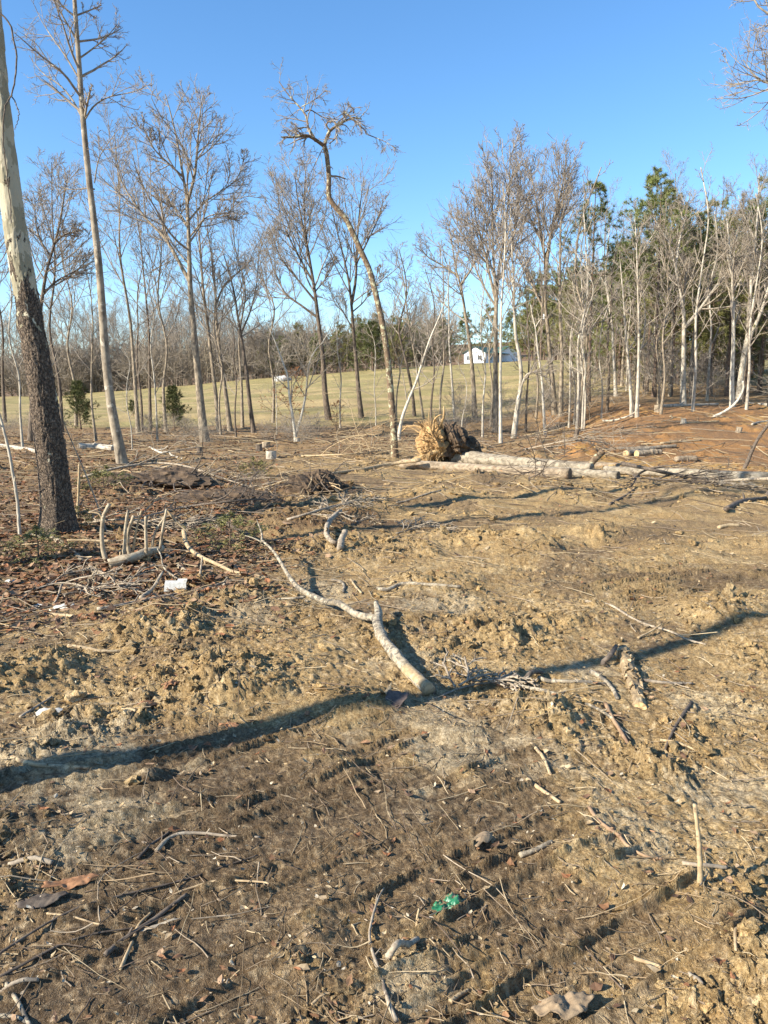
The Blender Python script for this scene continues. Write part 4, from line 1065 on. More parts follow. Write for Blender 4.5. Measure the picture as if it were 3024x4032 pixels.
T_ = [
 ('S', 'grey knobbly stick lying level just behind the forked branch', [(1484, 2322), (1524, 2332), (1583, 2319), (1650, 2326), (1729, 2332), (1816, 2336)], 34, 26, 'lichenwood', 3),
 ('S', 'short bleached white-grey stick left of the tan clods, lower right', [(2046, 3380), (2111, 3364), (2173, 3334)], 19, 15, 'lichenwood', 1),
 ('S', 'tan curved stick above the smooth pale patch, right foreground', [(2090, 2948), (2136, 2995), (2170, 3059)], 17, 12, 'peeled', 1),
 ('S', 'tan tapering stick pointing down right below the curved tan stick', [(2077, 3072), (2136, 3118), (2204, 3167)], 19, 13, 'tanwood', 1),
 ('S', 'reddish crooked root winding down past the pale silt, right foreground', [(2321, 3195), (2352, 3248), (2395, 3285), (2432, 3309), (2475, 3353), (2543, 3387), (2608, 3396)], 17, 10, 'redwood', 2),
 ('S', 'straight thin tan stick among crumbs at the lower right', [(2494, 3785), (2550, 3803), (2605, 3822)], 12, 9, 'tanwood', 0),
 ('S', 'pale bent twig near the right edge at the bottom', [(2920, 3723), (2889, 3778), (2886, 3820), (2889, 3865)], 12, 8, 'tanwood', 1),
 ('S', 'brown stick half buried pointing down at the bottom right', [(2713, 3859), (2740, 3905), (2759, 3945)], 14, 10, 'drywood', 0),
 ('S', 'grey crosswise stick lying over the upright peeled stake', [(2685, 3433), (2765, 3447), (2864, 3438)], 14, 11, 'drywood', 1),
 ('S', 'long grey twig snaking up from the bottom edge below the green plastic', [(1562, 4045), (1530, 3977), (1500, 3875), (1470, 3784), (1455, 3694), (1482, 3573), (1512, 3512)], 13, 6, 'drywood', 4),
 ('S', 'small pale twig beside the clod left of the long grey twig', [(1386, 3664), (1405, 3650), (1419, 3638)], 7, 5, 'tanwood', 0),
 ('S', 'dark curved root bridging a hollow right of the long grey twig', [(1530, 3832), (1555, 3790, .03), (1579, 3760, .03), (1645, 3718)], 22, 15, 'drywood', 1),
 ('S', 'tan forked splinter at the bottom centre right', [(1772, 3941), (1805, 3915), (1844, 3887)], 14, 9, 'tanwood', 1),
 ('S', 'thin pale root end at the bottom left of centre', [(1229, 3965), (1265, 3940), (1301, 3929)], 9, 6, 'tanwood', 0),
 ('S', 'smooth brown stick lying level at the left edge above the oak leaf', [(37, 3430), (123, 3424), (210, 3430)], 18, 17, 'drywood', 0),
 ('S', 'yellow straw-thin stick below the long brown oak leaf', [(185, 3603), (290, 3621), (404, 3640)], 6, 5, 'peeled', 0),
 ('S', 'longest thin dark twig slanting across the lower left', [(-20, 3767), (154, 3671), (309, 3603), (494, 3548), (710, 3486), (860, 3430), (1018, 3375)], 8, 5, 'darkwood', 3),
 ('S', 'thin dark twig parallel below the longest twig at lower left', [(-10, 3850), (216, 3745), (370, 3690), (525, 3655)], 9, 5, 'darkwood', 2),
 ('S', 'pale arching twig curving over the track mud, lower left', [(475, 3825), (525, 3708), (556, 3640), (667, 3548), (741, 3511), (864, 3486), (1024, 3504), (1060, 3515)], 11, 6, 'tanwood', 2),
 ('S', 'dark wet root lying beside the pale bark chip, lower left', [(414, 3776), (469, 3727), (540, 3675), (617, 3622), (735, 3548)], 17, 12, 'darkwood', 2),
 ('S', 'brown twig at the left edge near the bottom corner', [(-10, 3915), (70, 3893), (154, 3875)], 14, 9, 'drywood', 1),
 ('S', 'grey lichened twig crossing the bottom left corner', [(25, 3875), (74, 3955), (111, 4028), (130, 4060)], 13, 9, 'lichenwood', 1),
 ('S', 'second grey twig meeting the lichened twig in the bottom left corner', [(-10, 3997), (60, 4008), (108, 4030)], 11, 8, 'lichenwood', 0),
 ('S', 'dark straight twig above the arching pale twig', [(543, 3387), (610, 3325), (667, 3282)], 12, 9, 'darkwood', 0),
 ('S', 'grey bowed root lying along the track ridge, left of centre', [(617, 3362), (660, 3320), (710, 3301), (802, 3292), (1024, 3297)], 15, 8, 'drywood', 2),
 ('S', 'grey stick beside the white shard at the left', [(80, 2830), (154, 2778), (204, 2741)], 15, 10, 'drywood', 1),
 ('S', 'half-buried brown stick right of the white shard', [(302, 2800), (383, 2784), (469, 2775)], 24, 16, 'tanwood', 1),
 ('S', 'slim split stick above the curled brown leaf', [(531, 2750), (617, 2719), (704, 2682)], 14, 8, 'tanwood', 1),
 ('S', 'short peeled yellow stick below the curled brown leaf', [(478, 2818), (507, 2833), (537, 2849)], 17, 14, 'peeled', 0),
 ('S', 'long pale stick bedded in light soil at the left edge', [(49, 3022), (123, 3040), (247, 3046), (352, 3043)], 20, 15, 'tanwood', 2),
 ('S', 'level weathered stick on leaf litter, left middle', [(270, 2566), (398, 2575), (500, 2566)], 26, 18, 'tanwood', 1),
 ('S', 'short bright wood chip in leaf litter at the left', [(199, 2419), (250, 2426), (292, 2432)], 28, 20, 'peeled', 0),
 ('S', 'long low branch running in front of the white carton', [(385, 2419), (477, 2402), (564, 2379), (663, 2357), (796, 2332), (895, 2299), (960, 2290)], 34, 16, 'drywood', 3),
 ('S', 'leaning forked stick pointing up beside the white carton', [(557, 2372), (597, 2326, .04), (643, 2262, .12)], 34, 22, 'drywood', 2),
 ('S', 'bent pale stick standing up behind the leaning forked stick', [(700, 2290), (647, 2248, .05), (635, 2205, .12), (620, 2178, .16)], 18, 12, 'lichenwood', 1),
 ('S', 'long tan branch bending right towards the forked branch', [(723, 2106, .2), (736, 2160, .12), (776, 2200, .05), (849, 2233, .02), (928, 2266), (1048, 2286)], 44, 26, 'tanwood', 3),
 ('S', 'short upright-tilted stick right of the white carton', [(789, 2293), (794, 2262, .06), (797, 2233, .12)], 20, 15, 'drywood', 0),
 ('S', 'dark thick stick tilted up on the root pile left of the forked branch', [(862, 2053, .16), (928, 2089, .10), (995, 2127, .04)], 46, 34, 'darkwood', 1),
 ('S', 'bleached twig with crooked end in litter left of the sprouts', [(242, 2288, .08), (206, 2366), (100, 2395), (-10, 2424)], 18, 12, 'drywood', 2),
 ('S', 'crooked thick root bent like a hook on the dark pile', [(1338, 2034, .12), (1298, 2074, .08), (1285, 2120, .05), (1300, 2148, .03), (1325, 2162)], 64, 52, 'drywood', 1),
 ('S', 'stubby thick root standing beside the hooked root', [(1338, 2178), (1345, 2140, .06), (1360, 2107, .12)], 74, 62, 'drywood', 0),
 ('S', 'white-grey bone-like stick behind the forked branch', [(1305, 2282), (1340, 2290), (1355, 2310), (1352, 2330)], 30, 22, 'lichenwood', 0),
 ('S', 'small tan stick right of the bone-like stick', [(1383, 2280), (1395, 2305), (1424, 2335)], 22, 16, 'tanwood', 0),
 ('S', 'dark gnarled root arching out of the shade by the bark-covered log', [(2377, 2625), (2377, 2611, .02), (2401, 2588, .05), (2426, 2545, .07)], 34, 24, 'darkwood', 1),
 ('S', 'straight bare stick resting against the bark-covered log', [(2327, 2659), (2370, 2693), (2407, 2737), (2432, 2780)], 26, 20, 'lichenwood', 1),
 ('S', 'level thin branch ending at the bark-covered log', [(2120, 2690), (2160, 2705), (2228, 2712), (2309, 2715), (2383, 2721)], 22, 18, 'lichenwood', 2),
 ('S', 'long whitish branch slanting down left of the bark-covered log', [(2012, 2712), (2111, 2737), (2204, 2770), (2309, 2804), (2401, 2845), (2440, 2880), (2481, 2922)], 22, 12, 'lichenwood', 3),
 ('S', 'dark reddish branch continuing down right below the bark-covered log', [(2383, 2798), (2407, 2842), (2444, 2897), (2488, 2959), (2556, 2977), (2648, 3008)], 22, 12, 'redwood', 3),
 ('S', 'dark forked twig right of the bark-covered log', [(2722, 2792), (2673, 2860), (2642, 2909), (2617, 2965)], 20, 11, 'darkwood', 3),
 ('S', 'long grey branch slanting across smooth mud behind the bark-covered log', [(2302, 2391), (2401, 2403), (2481, 2443), (2556, 2471), (2636, 2493), (2710, 2530), (2778, 2551)], 20, 11, 'drywood', 3),
 ('S', 'thin level twig right of the bark-covered log', [(2531, 2693), (2617, 2699), (2728, 2687)], 18, 12, 'drywood', 2),
 ('S', 'short pale stick propped up on the long grey branch', [(2512, 2508), (2560, 2485, .02), (2605, 2459, .05)], 16, 12, 'tanwood', 0),
 ('S', 'twisted root stub at the left end of the level thin branch', [(2068, 2700), (2075, 2680, .04), (2093, 2662, .05), (2140, 2660)], 30, 20, 'darkwood', 1),
 ('S', 'thin tan twig below the dark forked twig', [(2600, 2925), (2680, 2945), (2740, 2962)], 13, 9, 'tanwood', 1),
 ('S', 'dark branch on the mud at the right edge in front of the logs', [(2856, 2027), (2928, 1991), (3019, 1967), (3080, 1955)], 75, 45, 'darkwood', 2),
 ('S', 'short dark stick on open mud right of the dark pile', [(2400, 1995), (2450, 1970), (2500, 1945)], 45, 25, 'darkwood', 2),
 ('S', 'pale bare pole lying flat on the mud right of centre', [(2830, 2068), (2870, 2066), (2910, 2066)], 50, 45, 'peeled', 0),
 ('S', 'thin dark branch lying left along the shadow line', [(1560, 1985), (1640, 1980), (1710, 1975), (1760, 1968)], 28, 18, 'drywood', 3),
 ('S', 'long straight pole lying from the root ball to the left', [(1655, 1815, .2), (1533, 1832, .08), (1412, 1857), (1262, 1875)], 90, 50, 'tanwood', 2),
 ('S', 'long pale pole lying across litter behind the dark root pile', [(337, 1846), (440, 1842), (542, 1838), (640, 1836), (750, 1848)], 75, 40, 'tanwood', 3),
 ('S', 'white curved branch lying between the two dark stumps', [(590, 1765), (633, 1783, .05), (660, 1778, .1), (675, 1795), (720, 1818)], 70, 40, 'barkwhite', 2),
 ('S', 'long pale pole lying behind the foot of the sycamore', [(-40, 1755), (60, 1770), (151, 1790)], 130, 110, 'barkpale', 1),
 ('S', 'thin bare pole lying along the top of the red bank', [(2590, 1604), (2700, 1600), (2826, 1597)], 150, 110, 'barkpale', 2),
 ('S', 'pale log lying at the wood edge beyond the right end of the red bank', [(2928, 1597), (2980, 1600), (3040, 1601), (3120, 1604)], 190, 160, 'barkpale', 1),
 ('S', 'curved pale branch lying half up the red bank', [(2374, 1664), (2446, 1655), (2494, 1632, .1), (2520, 1600, .4)], 90, 50, 'barkpale', 2),
 ('S', 'light stick lying on the red bank below the pale poles', [(2690, 1668), (2760, 1664), (2830, 1662)], 70, 50, 'peeled', 1),
 ('S', 'light stick across the orange clay near the right edge', [(2960, 1672), (3000, 1664), (3050, 1660)], 80, 60, 'barkpale', 1),
 ('S', 'broken stick on red clay left of the cut logs', [(2600, 1752), (2680, 1745), (2760, 1738)], 75, 45, 'tanwood', 2),
 ('S', 'long thin stick among brush left of the broken half stump', [(2020, 1728), (2110, 1718), (2220, 1700)], 70, 40, 'tanwood', 2),
 ('S', 'thin stick lying on the mud in front of the dark root clod', [(1380, 1940), (1480, 1935), (1590, 1925)], 40, 22, 'tanwood', 2),
]
for k, lb, pts, a, b, mt, st in T_: S(lb, pts, a, b, mt, 'stick' if a < 40 else 'branch', 'stick' if a < 40 else 'branch', st)

U('peeled stake standing nearly upright in the mud at lower right', [(2753, 3513), (2757, 3425), (2750, 3295), (2735, 3167)], 19, 13, 'peeled')
U('small upright splinter sticking out of the mud right of the long grey twig', [(1639, 3658), (1643, 3620), (1649, 3578)], 12, 5, 'tanwood', stubs=0)
U('barkless yellow stake standing right of the sycamore foot', [(305, 2042), (308, 1960), (311, 1880), (312, 1826)], 34, 30, 'peeled', stubs=0)
U('pale thin pole leaning at the far left edge in front of the sycamore', [(80, 2122), (72, 2020), (63, 1933), (52, 1870), (40, 1800), (24, 1732), (2, 1647), (-30, 1560)], 42, 26, 'barkpale', stubs=3)
U('bent thin stem leaning left out of the sprouting stump', [(425, 2095), (395, 2020), (362, 1930), (322, 1830), (285, 1745), (250, 1660), (232, 1590)], 20, 9, 'twiggrey', stubs=4)
U('dark crooked stick leaning out of the logs at the right edge', [(2928, 1846), (2950, 1800), (2975, 1745), (3000, 1705), (3024, 1672), (3060, 1600)], 90, 60, 'darkwood', stubs=3)
U('bare pole bent over from the bank at the right, bleached white', [(2808, 1643), (2850, 1622), (2885, 1598), (2912, 1565), (2928, 1525), (2925, 1500)], 110, 70, 'barkwhite', stubs=2)
for (u, v, h, lb) in [(232, 1830, 260, 'upright whip with two side twigs right of the sycamore'), (600, 1800, 120, 'short upright whip beside the white curved branch'), (880, 1760, 130, 'upright whip near the tall forked tree foot'), (1460, 1760, 160, 'upright twiggy whip left of the lone broken tree'), (1085, 1790, 100, 'short upright twig right of the near stumps'), (1330, 1800, 130, 'leaning whip between stumps and lone broken tree')]:
    U(lb, [(u, v), (u + 6, v - h * .35), (u - 4, v - h * .7), (u + 14, v - h)], 24, 8, 'drywood', 'whip', 'sapling', 6)


# sprouting stump: a cluster of cut upright stems from one lying base
def sprouts():
    rng = np.random.default_rng(88)
    base = G(520, 2228)
    e = empty('sprouting_stump', base, 'clump of bare upright sprouts growing from a felled stump right of the sycamore', 'stump')
    B = lay([(430, 2250), (530, 2228, .03), (584, 2208, .04), (640, 2190, .05)], 26, .04)
    v, q, t = rough_tube(rng, B, np.linspace(.05, .035, 26), 12, .25, 4)
    link('base_log', mesh_np('base_log', v - base, q, t, M['birch']), e)
    for st, r in (([(434, 2243), (408, 2173), (401, 2100), (408, 2034), (431, 1984)], .024), ([(487, 2213), (492, 2130), (494, 2080), (504, 2008)], .018), ([(524, 2220), (504, 2153), (507, 2087), (527, 2031)], .02), ([(521, 2193), (537, 2087), (557, 2011)], .012),
                  ([(577, 2187), (574, 2100), (574, 2034)], .017), ([(594, 2187), (610, 2100), (650, 2034)], .014), ([(630, 2160), (640, 2087), (656, 2004)], .014), ([(471, 2233), (474, 2173)], .012), ([(430, 2130), (398, 2130), (332, 2127), (265, 2127)], .013),
                  ([(404, 2060), (398, 2035), (385, 2021), (351, 2017)], .009), ([(656, 2005), (690, 2050), (740, 2095)], .010)):
        Y = base[1] + rng.uniform(-.12, .12)
        P = smooth_path([D(u, vv, Y) for u, vv in st], 24)
        v, q, t = rough_tube(rng, P, np.linspace(r, r * .75, 24), 9, .12, 2)
        link('sprout', mesh_np('sprout', v - base, q, t, M['birch'] if r > .013 else M['tanwood']), e)


sprouts()


# ------------------------------------------------------------------ logs and stumps
def cut_face(c, d, r, mat, e, base):
    rng = np.random.default_rng(int(abs(c[0] * 1000)) % 9999)
    d = unit(np.asarray(d, float)); a = unit(np.cross(d, [0, 0, 1.])) if abs(d[2]) < .9 else np.array([1., 0, 0]); b = np.cross(d, a)
    n = 20; an = np.arange(n) * 2 * np.pi / n
    ring = lambda k: c + d * .006 + (np.cos(an)[:, None] * a + np.sin(an)[:, None] * b) * r * k * (1 + .05 * np.sin(3 * an + 1))[:, None] + d * rng.normal(0, .004, (n, 1))
    v = np.vstack([ring(.97), ring(.55), [c + d * .004]])
    s = np.arange(n); s2 = (s + 1) % n
    q = np.stack([s, s2, n + s2, n + s], 1); t = np.stack([n + s, n + s2, np.full(n, 2 * n)], 1)
    link('cut_face', mesh_np('cut_face', v - base, q, t, mat), e)


def log(label, pts, w0, w1, mat, caps=(None, None), lift=0.0, name='log', sides=24, cat='log', twist=.10):
    _sd[0] += 1
    rng = np.random.default_rng(_sd[0])
    c = [np.append(G(u, v), 0) for u, v in pts]
    n = 50
    P = smooth_path(c, n)[:, :3]
    r = np.linspace(msize(w0, c[0][1]), msize(w1, c[-1][1]), n) / 2
    P[:, 2] = zbase(P[:, 0], P[:, 1]) + r * .8 + lift
    v, q, t = rough_tube(rng, P, r, sides, twist, 3)
    base = np.array([P[:, 0].mean(), P[:, 1].mean(), (P[:, 2] - r).min()])
    e = empty(name, base, label, cat)
    link('bark', mesh_np('bark', v - base, q, t, M[mat]), e)
    if caps[0]: cut_face(P[0], P[0] - P[1], r[0], M[caps[0]], e, base)
    if caps[1]: cut_face(P[-1], P[-1] - P[-2], r[-1], M[caps[1]], e, base)
    return e, P, r, base


log('thick reddish-barked log in front of the root ball, sawn off at its right end', [(1580, 1842), (1750, 1852), (1950, 1868), (2244, 1884)], 36, 44, 'logpale', (None, 'cutold'))
log('pale lichened log ending in a dark sawn face right of the reddish log', [(2050, 1862), (2200, 1872), (2434, 1886)], 36, 34, 'loggrey', (None, 'cutold'))
log('longest pale log running out of the picture on the right', [(2380, 1862), (2657, 1876), (2808, 1886), (3040, 1900), (3300, 1910)], 30, 50, 'loggrey', ('cutold', None))
log('orange-sided log lying behind the pale logs', [(2190, 1838), (2350, 1842), (2500, 1846)], 26, 24, 'logpale', ('cut', None))
log('left of the two small sawn logs with yellow ends above the long log', [(2464, 1797), (2520, 1786), (2570, 1778)], 26, 22, 'bark', ('cut', None))
log('right of the two small sawn logs with yellow ends above the long log', [(2506, 1798), (2550, 1794), (2600, 1790)], 27, 24, 'logpale', ('cut', None))
log('dark thin log lying behind the two small sawn logs', [(2430, 1778), (2540, 1772), (2660, 1762)], 18, 14, 'bark', (None, None))
log('split log with dark broken end on the orange clay at right', [(2660, 1818), (2700, 1816), (2740, 1815)], 22, 24, 'logpale', (None, 'cutold'))
log('pale fallen log lying left of the slender pale tree', [(310, 1772), (380, 1772), (450, 1776)], 30, 26, 'barkpale', ('cutold', None))
log('birch-like blotched log lying at the foot of the sycamore', [(120, 2118), (152, 2122), (225, 2136), (285, 2182), (338, 2234), (398, 2274), (431, 2288)], 20, 27, 'birch', (None, 'cutold'), sides=18)
log('pale split chunk of log behind the white carton', [(650, 2200), (690, 2232), (735, 2262)], 26, 20, 'birch', ('cut', None), sides=16)


M['rotbark'] = mat_plain('rotten_bark', (.20, .14, .078), (.36, .26, .145), 34, .95, .9, .008, c3=(.42, .33, .20), s3=20, lo3=.56, hi3=.66)


def bark_log():
    rng = np.random.default_rng(99)
    e, P, r, base = log('short rotten log with ragged flaking bark, right of centre foreground', [(2454, 2572), (2478, 2660), (2500, 2730), (2520, 2802)], 46, 56, 'rotbark', ('cutold', 'cut'), -.01, 'log', 30, 'log', .22)
    for k in range(34):
        i = rng.integers(2, 47); a = rng.uniform(-.2, 3.3)
        t = unit(P[min(i + 1, 49)] - P[i]); s = unit(np.cross(t, [0, 0, 1.])); up = np.cross(s, t)
        o = P[i] + (np.cos(a) * s + np.sin(a) * up) * r[i] * 1.03
        nrm = unit(np.cos(a) * s + np.sin(a) * up + rng.normal(0, .25, 3)); e1 = unit(t + rng.normal(0, .3, 3)); e2 = unit(np.cross(nrm, e1))
        L, W = rng.uniform(.010, .03), rng.uniform(.006, .014)
        g = np.array([[x, y] for x in (-1, 0, 1) for y in (-1, 0, 1)], float)
        v = o + g[:, :1] * e1 * L * (1 + rng.normal(0, .2, (9, 1))) + g[:, 1:] * e2 * W * (1 + rng.normal(0, .2, (9, 1))) + nrm * (.004 + .008 * g[:, :1] ** 2 + rng.normal(0, .003, (9, 1)))
        v = np.vstack([v, v - nrm * .004])
        q = [[0, 1, 4, 3], [1, 2, 5, 4], [3, 4, 7, 6], [4, 5, 8, 7]]; q += [[x + 9 for x in f[::-1]] for f in q]
        rim = [0, 1, 2, 5, 8, 7, 6, 3]; q += [[rim[(j + 1) % 8], rim[j], rim[j] + 9, rim[(j + 1) % 8] + 9] for j in range(8)]
        link('bark_flake', mesh_np('bark_flake', v - base, q, None, M['tanwood'] if k % 3 == 0 else M['rotbark'], False), e)


bark_log()


def stump(label, u, v, w, h, mat='bark', cut='cut', lean=(0, 0)):
    _sd[0] += 1
    rng = np.random.default_rng(_sd[0])
    b = G(u, v); Y = b[1]; r = msize(w, Y) / 2; H = msize(h, Y)
    n = 14
    P = np.stack([np.linspace(0, lean[0] * H, n), np.linspace(0, lean[1] * H, n), np.linspace(-.08, H, n)], 1)
    rr = r * (1 + .5 * np.exp(-np.linspace(0, 5, n)))
    vv, q, t = rough_tube(rng, P, rr, 24, .12, 0)
    e = empty('stump', b, label, 'stump')
    link('bark', mesh_np('bark', vv, q, t, M[mat]), e)
    cut_face(P[-1], P[-1] - P[-2], rr[-1], M[cut], e, np.zeros(3))


stump('small dark stump with pale sawn top, left of the two near stumps', 1020, 1778, 24, 30, 'barkdark', 'cut')
stump('wide low stump with flat pale top, right of the two near stumps', 1048, 1762, 34, 22, 'bark', 'cut')
stump('pale stump remnant just right in front of the near stumps', 1068, 1806, 40, 30, 'barkpale', 'cutold')
stump('dark short stump right of the white curved branch', 700, 1788, 18, 22, 'barkdark', 'cutold')
stump('taller dark stump below the tall forked tree', 786, 1786, 20, 26, 'barkdark', 'cutold')
stump('reddish stump on the top of the red bank under the wood', 2592, 1620, 26, 26, 'bark', 'redwood', (-.15, 0))
stump('low stump at the foot of the double-stemmed sapling', 1168, 1740, 24, 16, 'barkpale', 'cut')
stump('half-rotten split stump with orange inside, left of the red bank', 2262, 1735, 18, 46, 'barkdark', 'redwood', (.25, 0))
stump('small bleached stump on the middle of the red bank', 2690, 1668, 20, 20, 'barkpale', 'cut')
stump('short grey stump on the red bank near the right edge', 2906, 1700, 22, 18, 'bark', 'cutold', (.3, 0))
U('sawn-off limb stub slanting up from the pile of logs with yellow cut end', [(2313, 1848), (2330, 1822), (2352, 1798), (2374, 1778)], 150, 135, 'barklichen', 'limb_stub', 'log', 0, 18)


# the uprooted tree: torn root plate facing left, trunk lying to the right behind the front log
def uprooted():
    rng = np.random.default_rng(123)
    foot = G(1730, 1826); Y = foot[1] + .25
    e = empty('uprooted_tree', foot, 'uprooted tree with torn orange root ball and lying trunk', 'fallen tree')
    n = 50
    a = D(1765, 1790, Y); b = G(2330, 1858); b[2] += .2
    P = smooth_path([a, (a + b) / 2 + np.array([0, .1, 0]), b], n)
    r = np.linspace(msize(58, Y), msize(38, b[1]), n) / 2
    P[:, 2] = zbase(P[:, 0], P[:, 1]) + r * .8
    v, q, t = rough_tube(rng, P, r, 28, .08, 3)
    link('trunk', mesh_np('trunk', v - foot, q, t, M['loggrey']), e)
    # earth clinging to the plate
    def lump(name, c, rad, mat, seed, amp=.35, N=5200):
        i = np.arange(N); ph = np.arccos(1 - 2 * (i + .5) / N)
        import bmesh
        bm = bmesh.new(); bmesh.ops.create_icosphere(bm, subdivisions=5, radius=1.0)
        me = bpy.data.meshes.new(name); bm.to_mesh(me); bm.free()
        co = np.empty(len(me.vertices) * 3, np.float32); me.vertices.foreach_get('co', co); co = co.reshape(-1, 3).astype(float)
        d = 1 + amp * fbm(co[:, 0] * 1.6 + co[:, 2] * 1.1 + seed, co[:, 1] * 1.6 - co[:, 2] * .9, 4, seed) + .10 * fbm(co[:, 0] * 7 + co[:, 2] * 3, co[:, 1] * 7 - co[:, 2] * 5, 3, seed + 9)
        co = co * d[:, None] * np.array(rad) + c
        me.vertices.foreach_set('co', co.astype(np.float32).ravel()); me.update(); me.materials.append(mat)
        return link(name, me, e)
    lump('root_earth', D(1780, 1742, Y) - foot, (.36, .58, .46), M['earth'], 31, .25)
    lump('root_earth', D(1828, 1765, Y + .1) - foot, (.40, .5, .30), M['earth'], 35, .25)
    lump('root_clay', D(1706, 1742, Y - .15) - foot, (.36, .46, .44), M['orangeclay'], 33, .35)
    c = D(1745, 1745, Y)
    for k in range(120):
        th = rng.uniform(0, 2 * np.pi); rr = rng.uniform(.1, .45)
        o = c + np.array([rng.uniform(-.5, -.05), np.cos(th) * rr - .2, np.sin(th) * rr])
        d = unit(np.array([rng.uniform(-1.1, .05), np.cos(th) * .9, np.sin(th) * 1.0 + (.25 if k % 3 else -.2)]))
        L = rng.uniform(.25, .75) * (1.2 if k < 14 else .8); m = 9
        p = [o]
        for j in range(m - 1):
            d = unit(d + rng.normal(0, .22, 3) + np.array([0, 0, -.05])); p.append(p[-1] + d * L / (m - 1))
        p = np.array(p); p[:, 2] = np.maximum(p[:, 2], zbase(p[:, 0], p[:, 1]) + .02)
        r0 = rng.uniform(.025, .05) if k < 26 else rng.uniform(.010, .022)
        v, q, t = rough_tube(rng, p, np.linspace(r0, r0 * .3, m), 8, .15, 1)
        link('root', mesh_np('root', v - foot, q, t, M['root']), e)
    # one big root swinging down to the left, in front
    p = smooth_path([D(1770, 1745, Y - .3), D(1730, 1770, Y - .5), D(1680, 1795, Y - .6), D(1620, 1815, Y - .6)], 24)
    v, q, t = rough_tube(rng, p, np.linspace(.085, .045, 24), 14, .2, 3)
    link('root', mesh_np('root', v - foot, q, t, M['root']), e)
    # mass of torn fibres
    N = 360
    th = rng.uniform(0, 2 * np.pi, N); rr = np.sqrt(rng.random(N)) * .52
    o = c + np.stack([rng.uniform(-.55, -.05, N), np.cos(th) * rr - .25, np.sin(th) * rr], 1)
    d = unit(np.stack([rng.uniform(-1, .2, N), np.cos(th) * .8 + rng.normal(0, .3, N), np.sin(th) * .9 + rng.normal(0, .4, N)], 1))
    pa = np.stack([o + d * (L_ * rng.uniform(.12, .34, (N, 1))) + rng.normal(0, .015, (N, 3)) * L_ for L_ in np.linspace(0, 1, 5)], 1)
    v, q = tubes(pa, np.tile(np.linspace(.007, .002, 5), (N, 1)), 3)
    o2 = link('root_fibres', mesh_np('root_fibres', v - foot, q, None, M['root']), e); o2['kind'] = 'stuff'


uprooted()


# dark earth clod with roots standing up in the middle of the mud, and the pile left of it
def root_clod(label, u, v, rad, seed, nroots, mat='earth', rl=.5):
    rng = np.random.default_rng(seed)
    import bmesh
    b = G(u, v)
    e = empty('root_clod', b, label, 'clod')
    bm = bmesh.new(); bmesh.ops.create_icosphere(bm, subdivisions=5, radius=1.0)
    me = bpy.data.meshes.new('earth'); bm.to_mesh(me); bm.free()
    co = np.empty(len(me.vertices) * 3, np.float32); me.vertices.foreach_get('co', co); co = co.reshape(-1, 3).astype(float)
    d = 1 + .45 * fbm(co[:, 0] * 1.5 + co[:, 2] + seed, co[:, 1] * 1.5 - co[:, 2], 3, seed) + .22 * np.abs(fbm(co[:, 0] * 5 + co[:, 2] * 3, co[:, 1] * 5 - co[:, 2] * 4, 4, seed + 9))
    co = co * d[:, None] * np.array(rad); co[:, 2] += rad[2] * .5
    me.vertices.foreach_set('co', co.astype(np.float32).ravel()); me.update(); me.materials.append(M[mat])
    link('earth', me, e)
    for k in range(nroots):
        th = rng.uniform(0, 6.28)
        o = np.array([np.cos(th) * rad[0] * .7, np.sin(th) * rad[1] * .7, rad[2] * rng.uniform(.3, 1.3)])
        dd = unit(np.array([np.cos(th), np.sin(th), rng.uniform(-.2, .6)])); p = [o]; L = rl * rng.uniform(.5, 1.3)
        for j in range(8):
            dd = unit(dd + rng.normal(0, .25, 3) + np.array([0, 0, -.14])); p.append(p[-1] + dd * L / 8)
        p = np.array(p); p[:, 2] = np.maximum(p[:, 2], .02)
        r0 = rng.uniform(.006, .016)
        vv, q, t = rough_tube(rng, p, np.linspace(r0, r0 * .35, 9), 6, .12, 1)
        link('root', mesh_np('root', vv, q, t, M['darkwood' if k % 3 else 'tanwood']), e)


root_clod('dark upturned clod of root earth rising from the middle mud', 1240, 1948, (.36, .32, .24), 141, 30)
root_clod('broad dark reddish heap of torn roots and earth behind the sprouts', 650, 1932, (.75, .6, .22), 142, 50, 'earth', .9)
root_clod('low heap of dark earth right of the reddish root heap', 860, 1980, (.55, .4, .12), 143, 24, 'earth', .7)


# tangles of fallen twigs
def tangle(label, pts, mm0, mm1, seed, nb=10, flat=.55, mat='darkwood', lf=.4, n3=3):
    rng = np.random.default_rng(seed)
    n = 24
    P = lay(pts, n, .02); r = np.linspace(mm0, mm1, n) / 2000
    base = np.array([P[:, 0].mean(), P[:, 1].mean(), P[:, 2].min()])
    e = empty('fallen_top', base, label, 'branch')
    v, q, t = rough_tube(rng, P, r, 10, .12, 2)
    link('stem', mesh_np('stem', v - base, q, t, M[mat]), e)
    a, ar = grow(rng, P[None], r[None], nb, .15, 1, 45, lf, 8, .02, .12, .6, .006, .3, .2)
    b, br = grow(rng, a, ar, 4, .2, 1, 42, .5, 6, .02, .15, .6, .005, .3, .2)
    c, cr = grow(rng, b, br, n3, .2, 1, 40, .5, 4, .02, .15, .7, .004, .3)
    for arr_ in (a, b, c):
        g = zbase(arr_[..., 0], arr_[..., 1]); h = arr_[..., 2] - g
        arr_[..., 2] = g + np.abs(h) * flat + .02
    V, Q = join([tubes(a, ar, 5), tubes(b, br, 4), tubes(c, cr, 3)])
    link('branches', mesh_np('branches', V - base, Q, None, M[mat]), e)


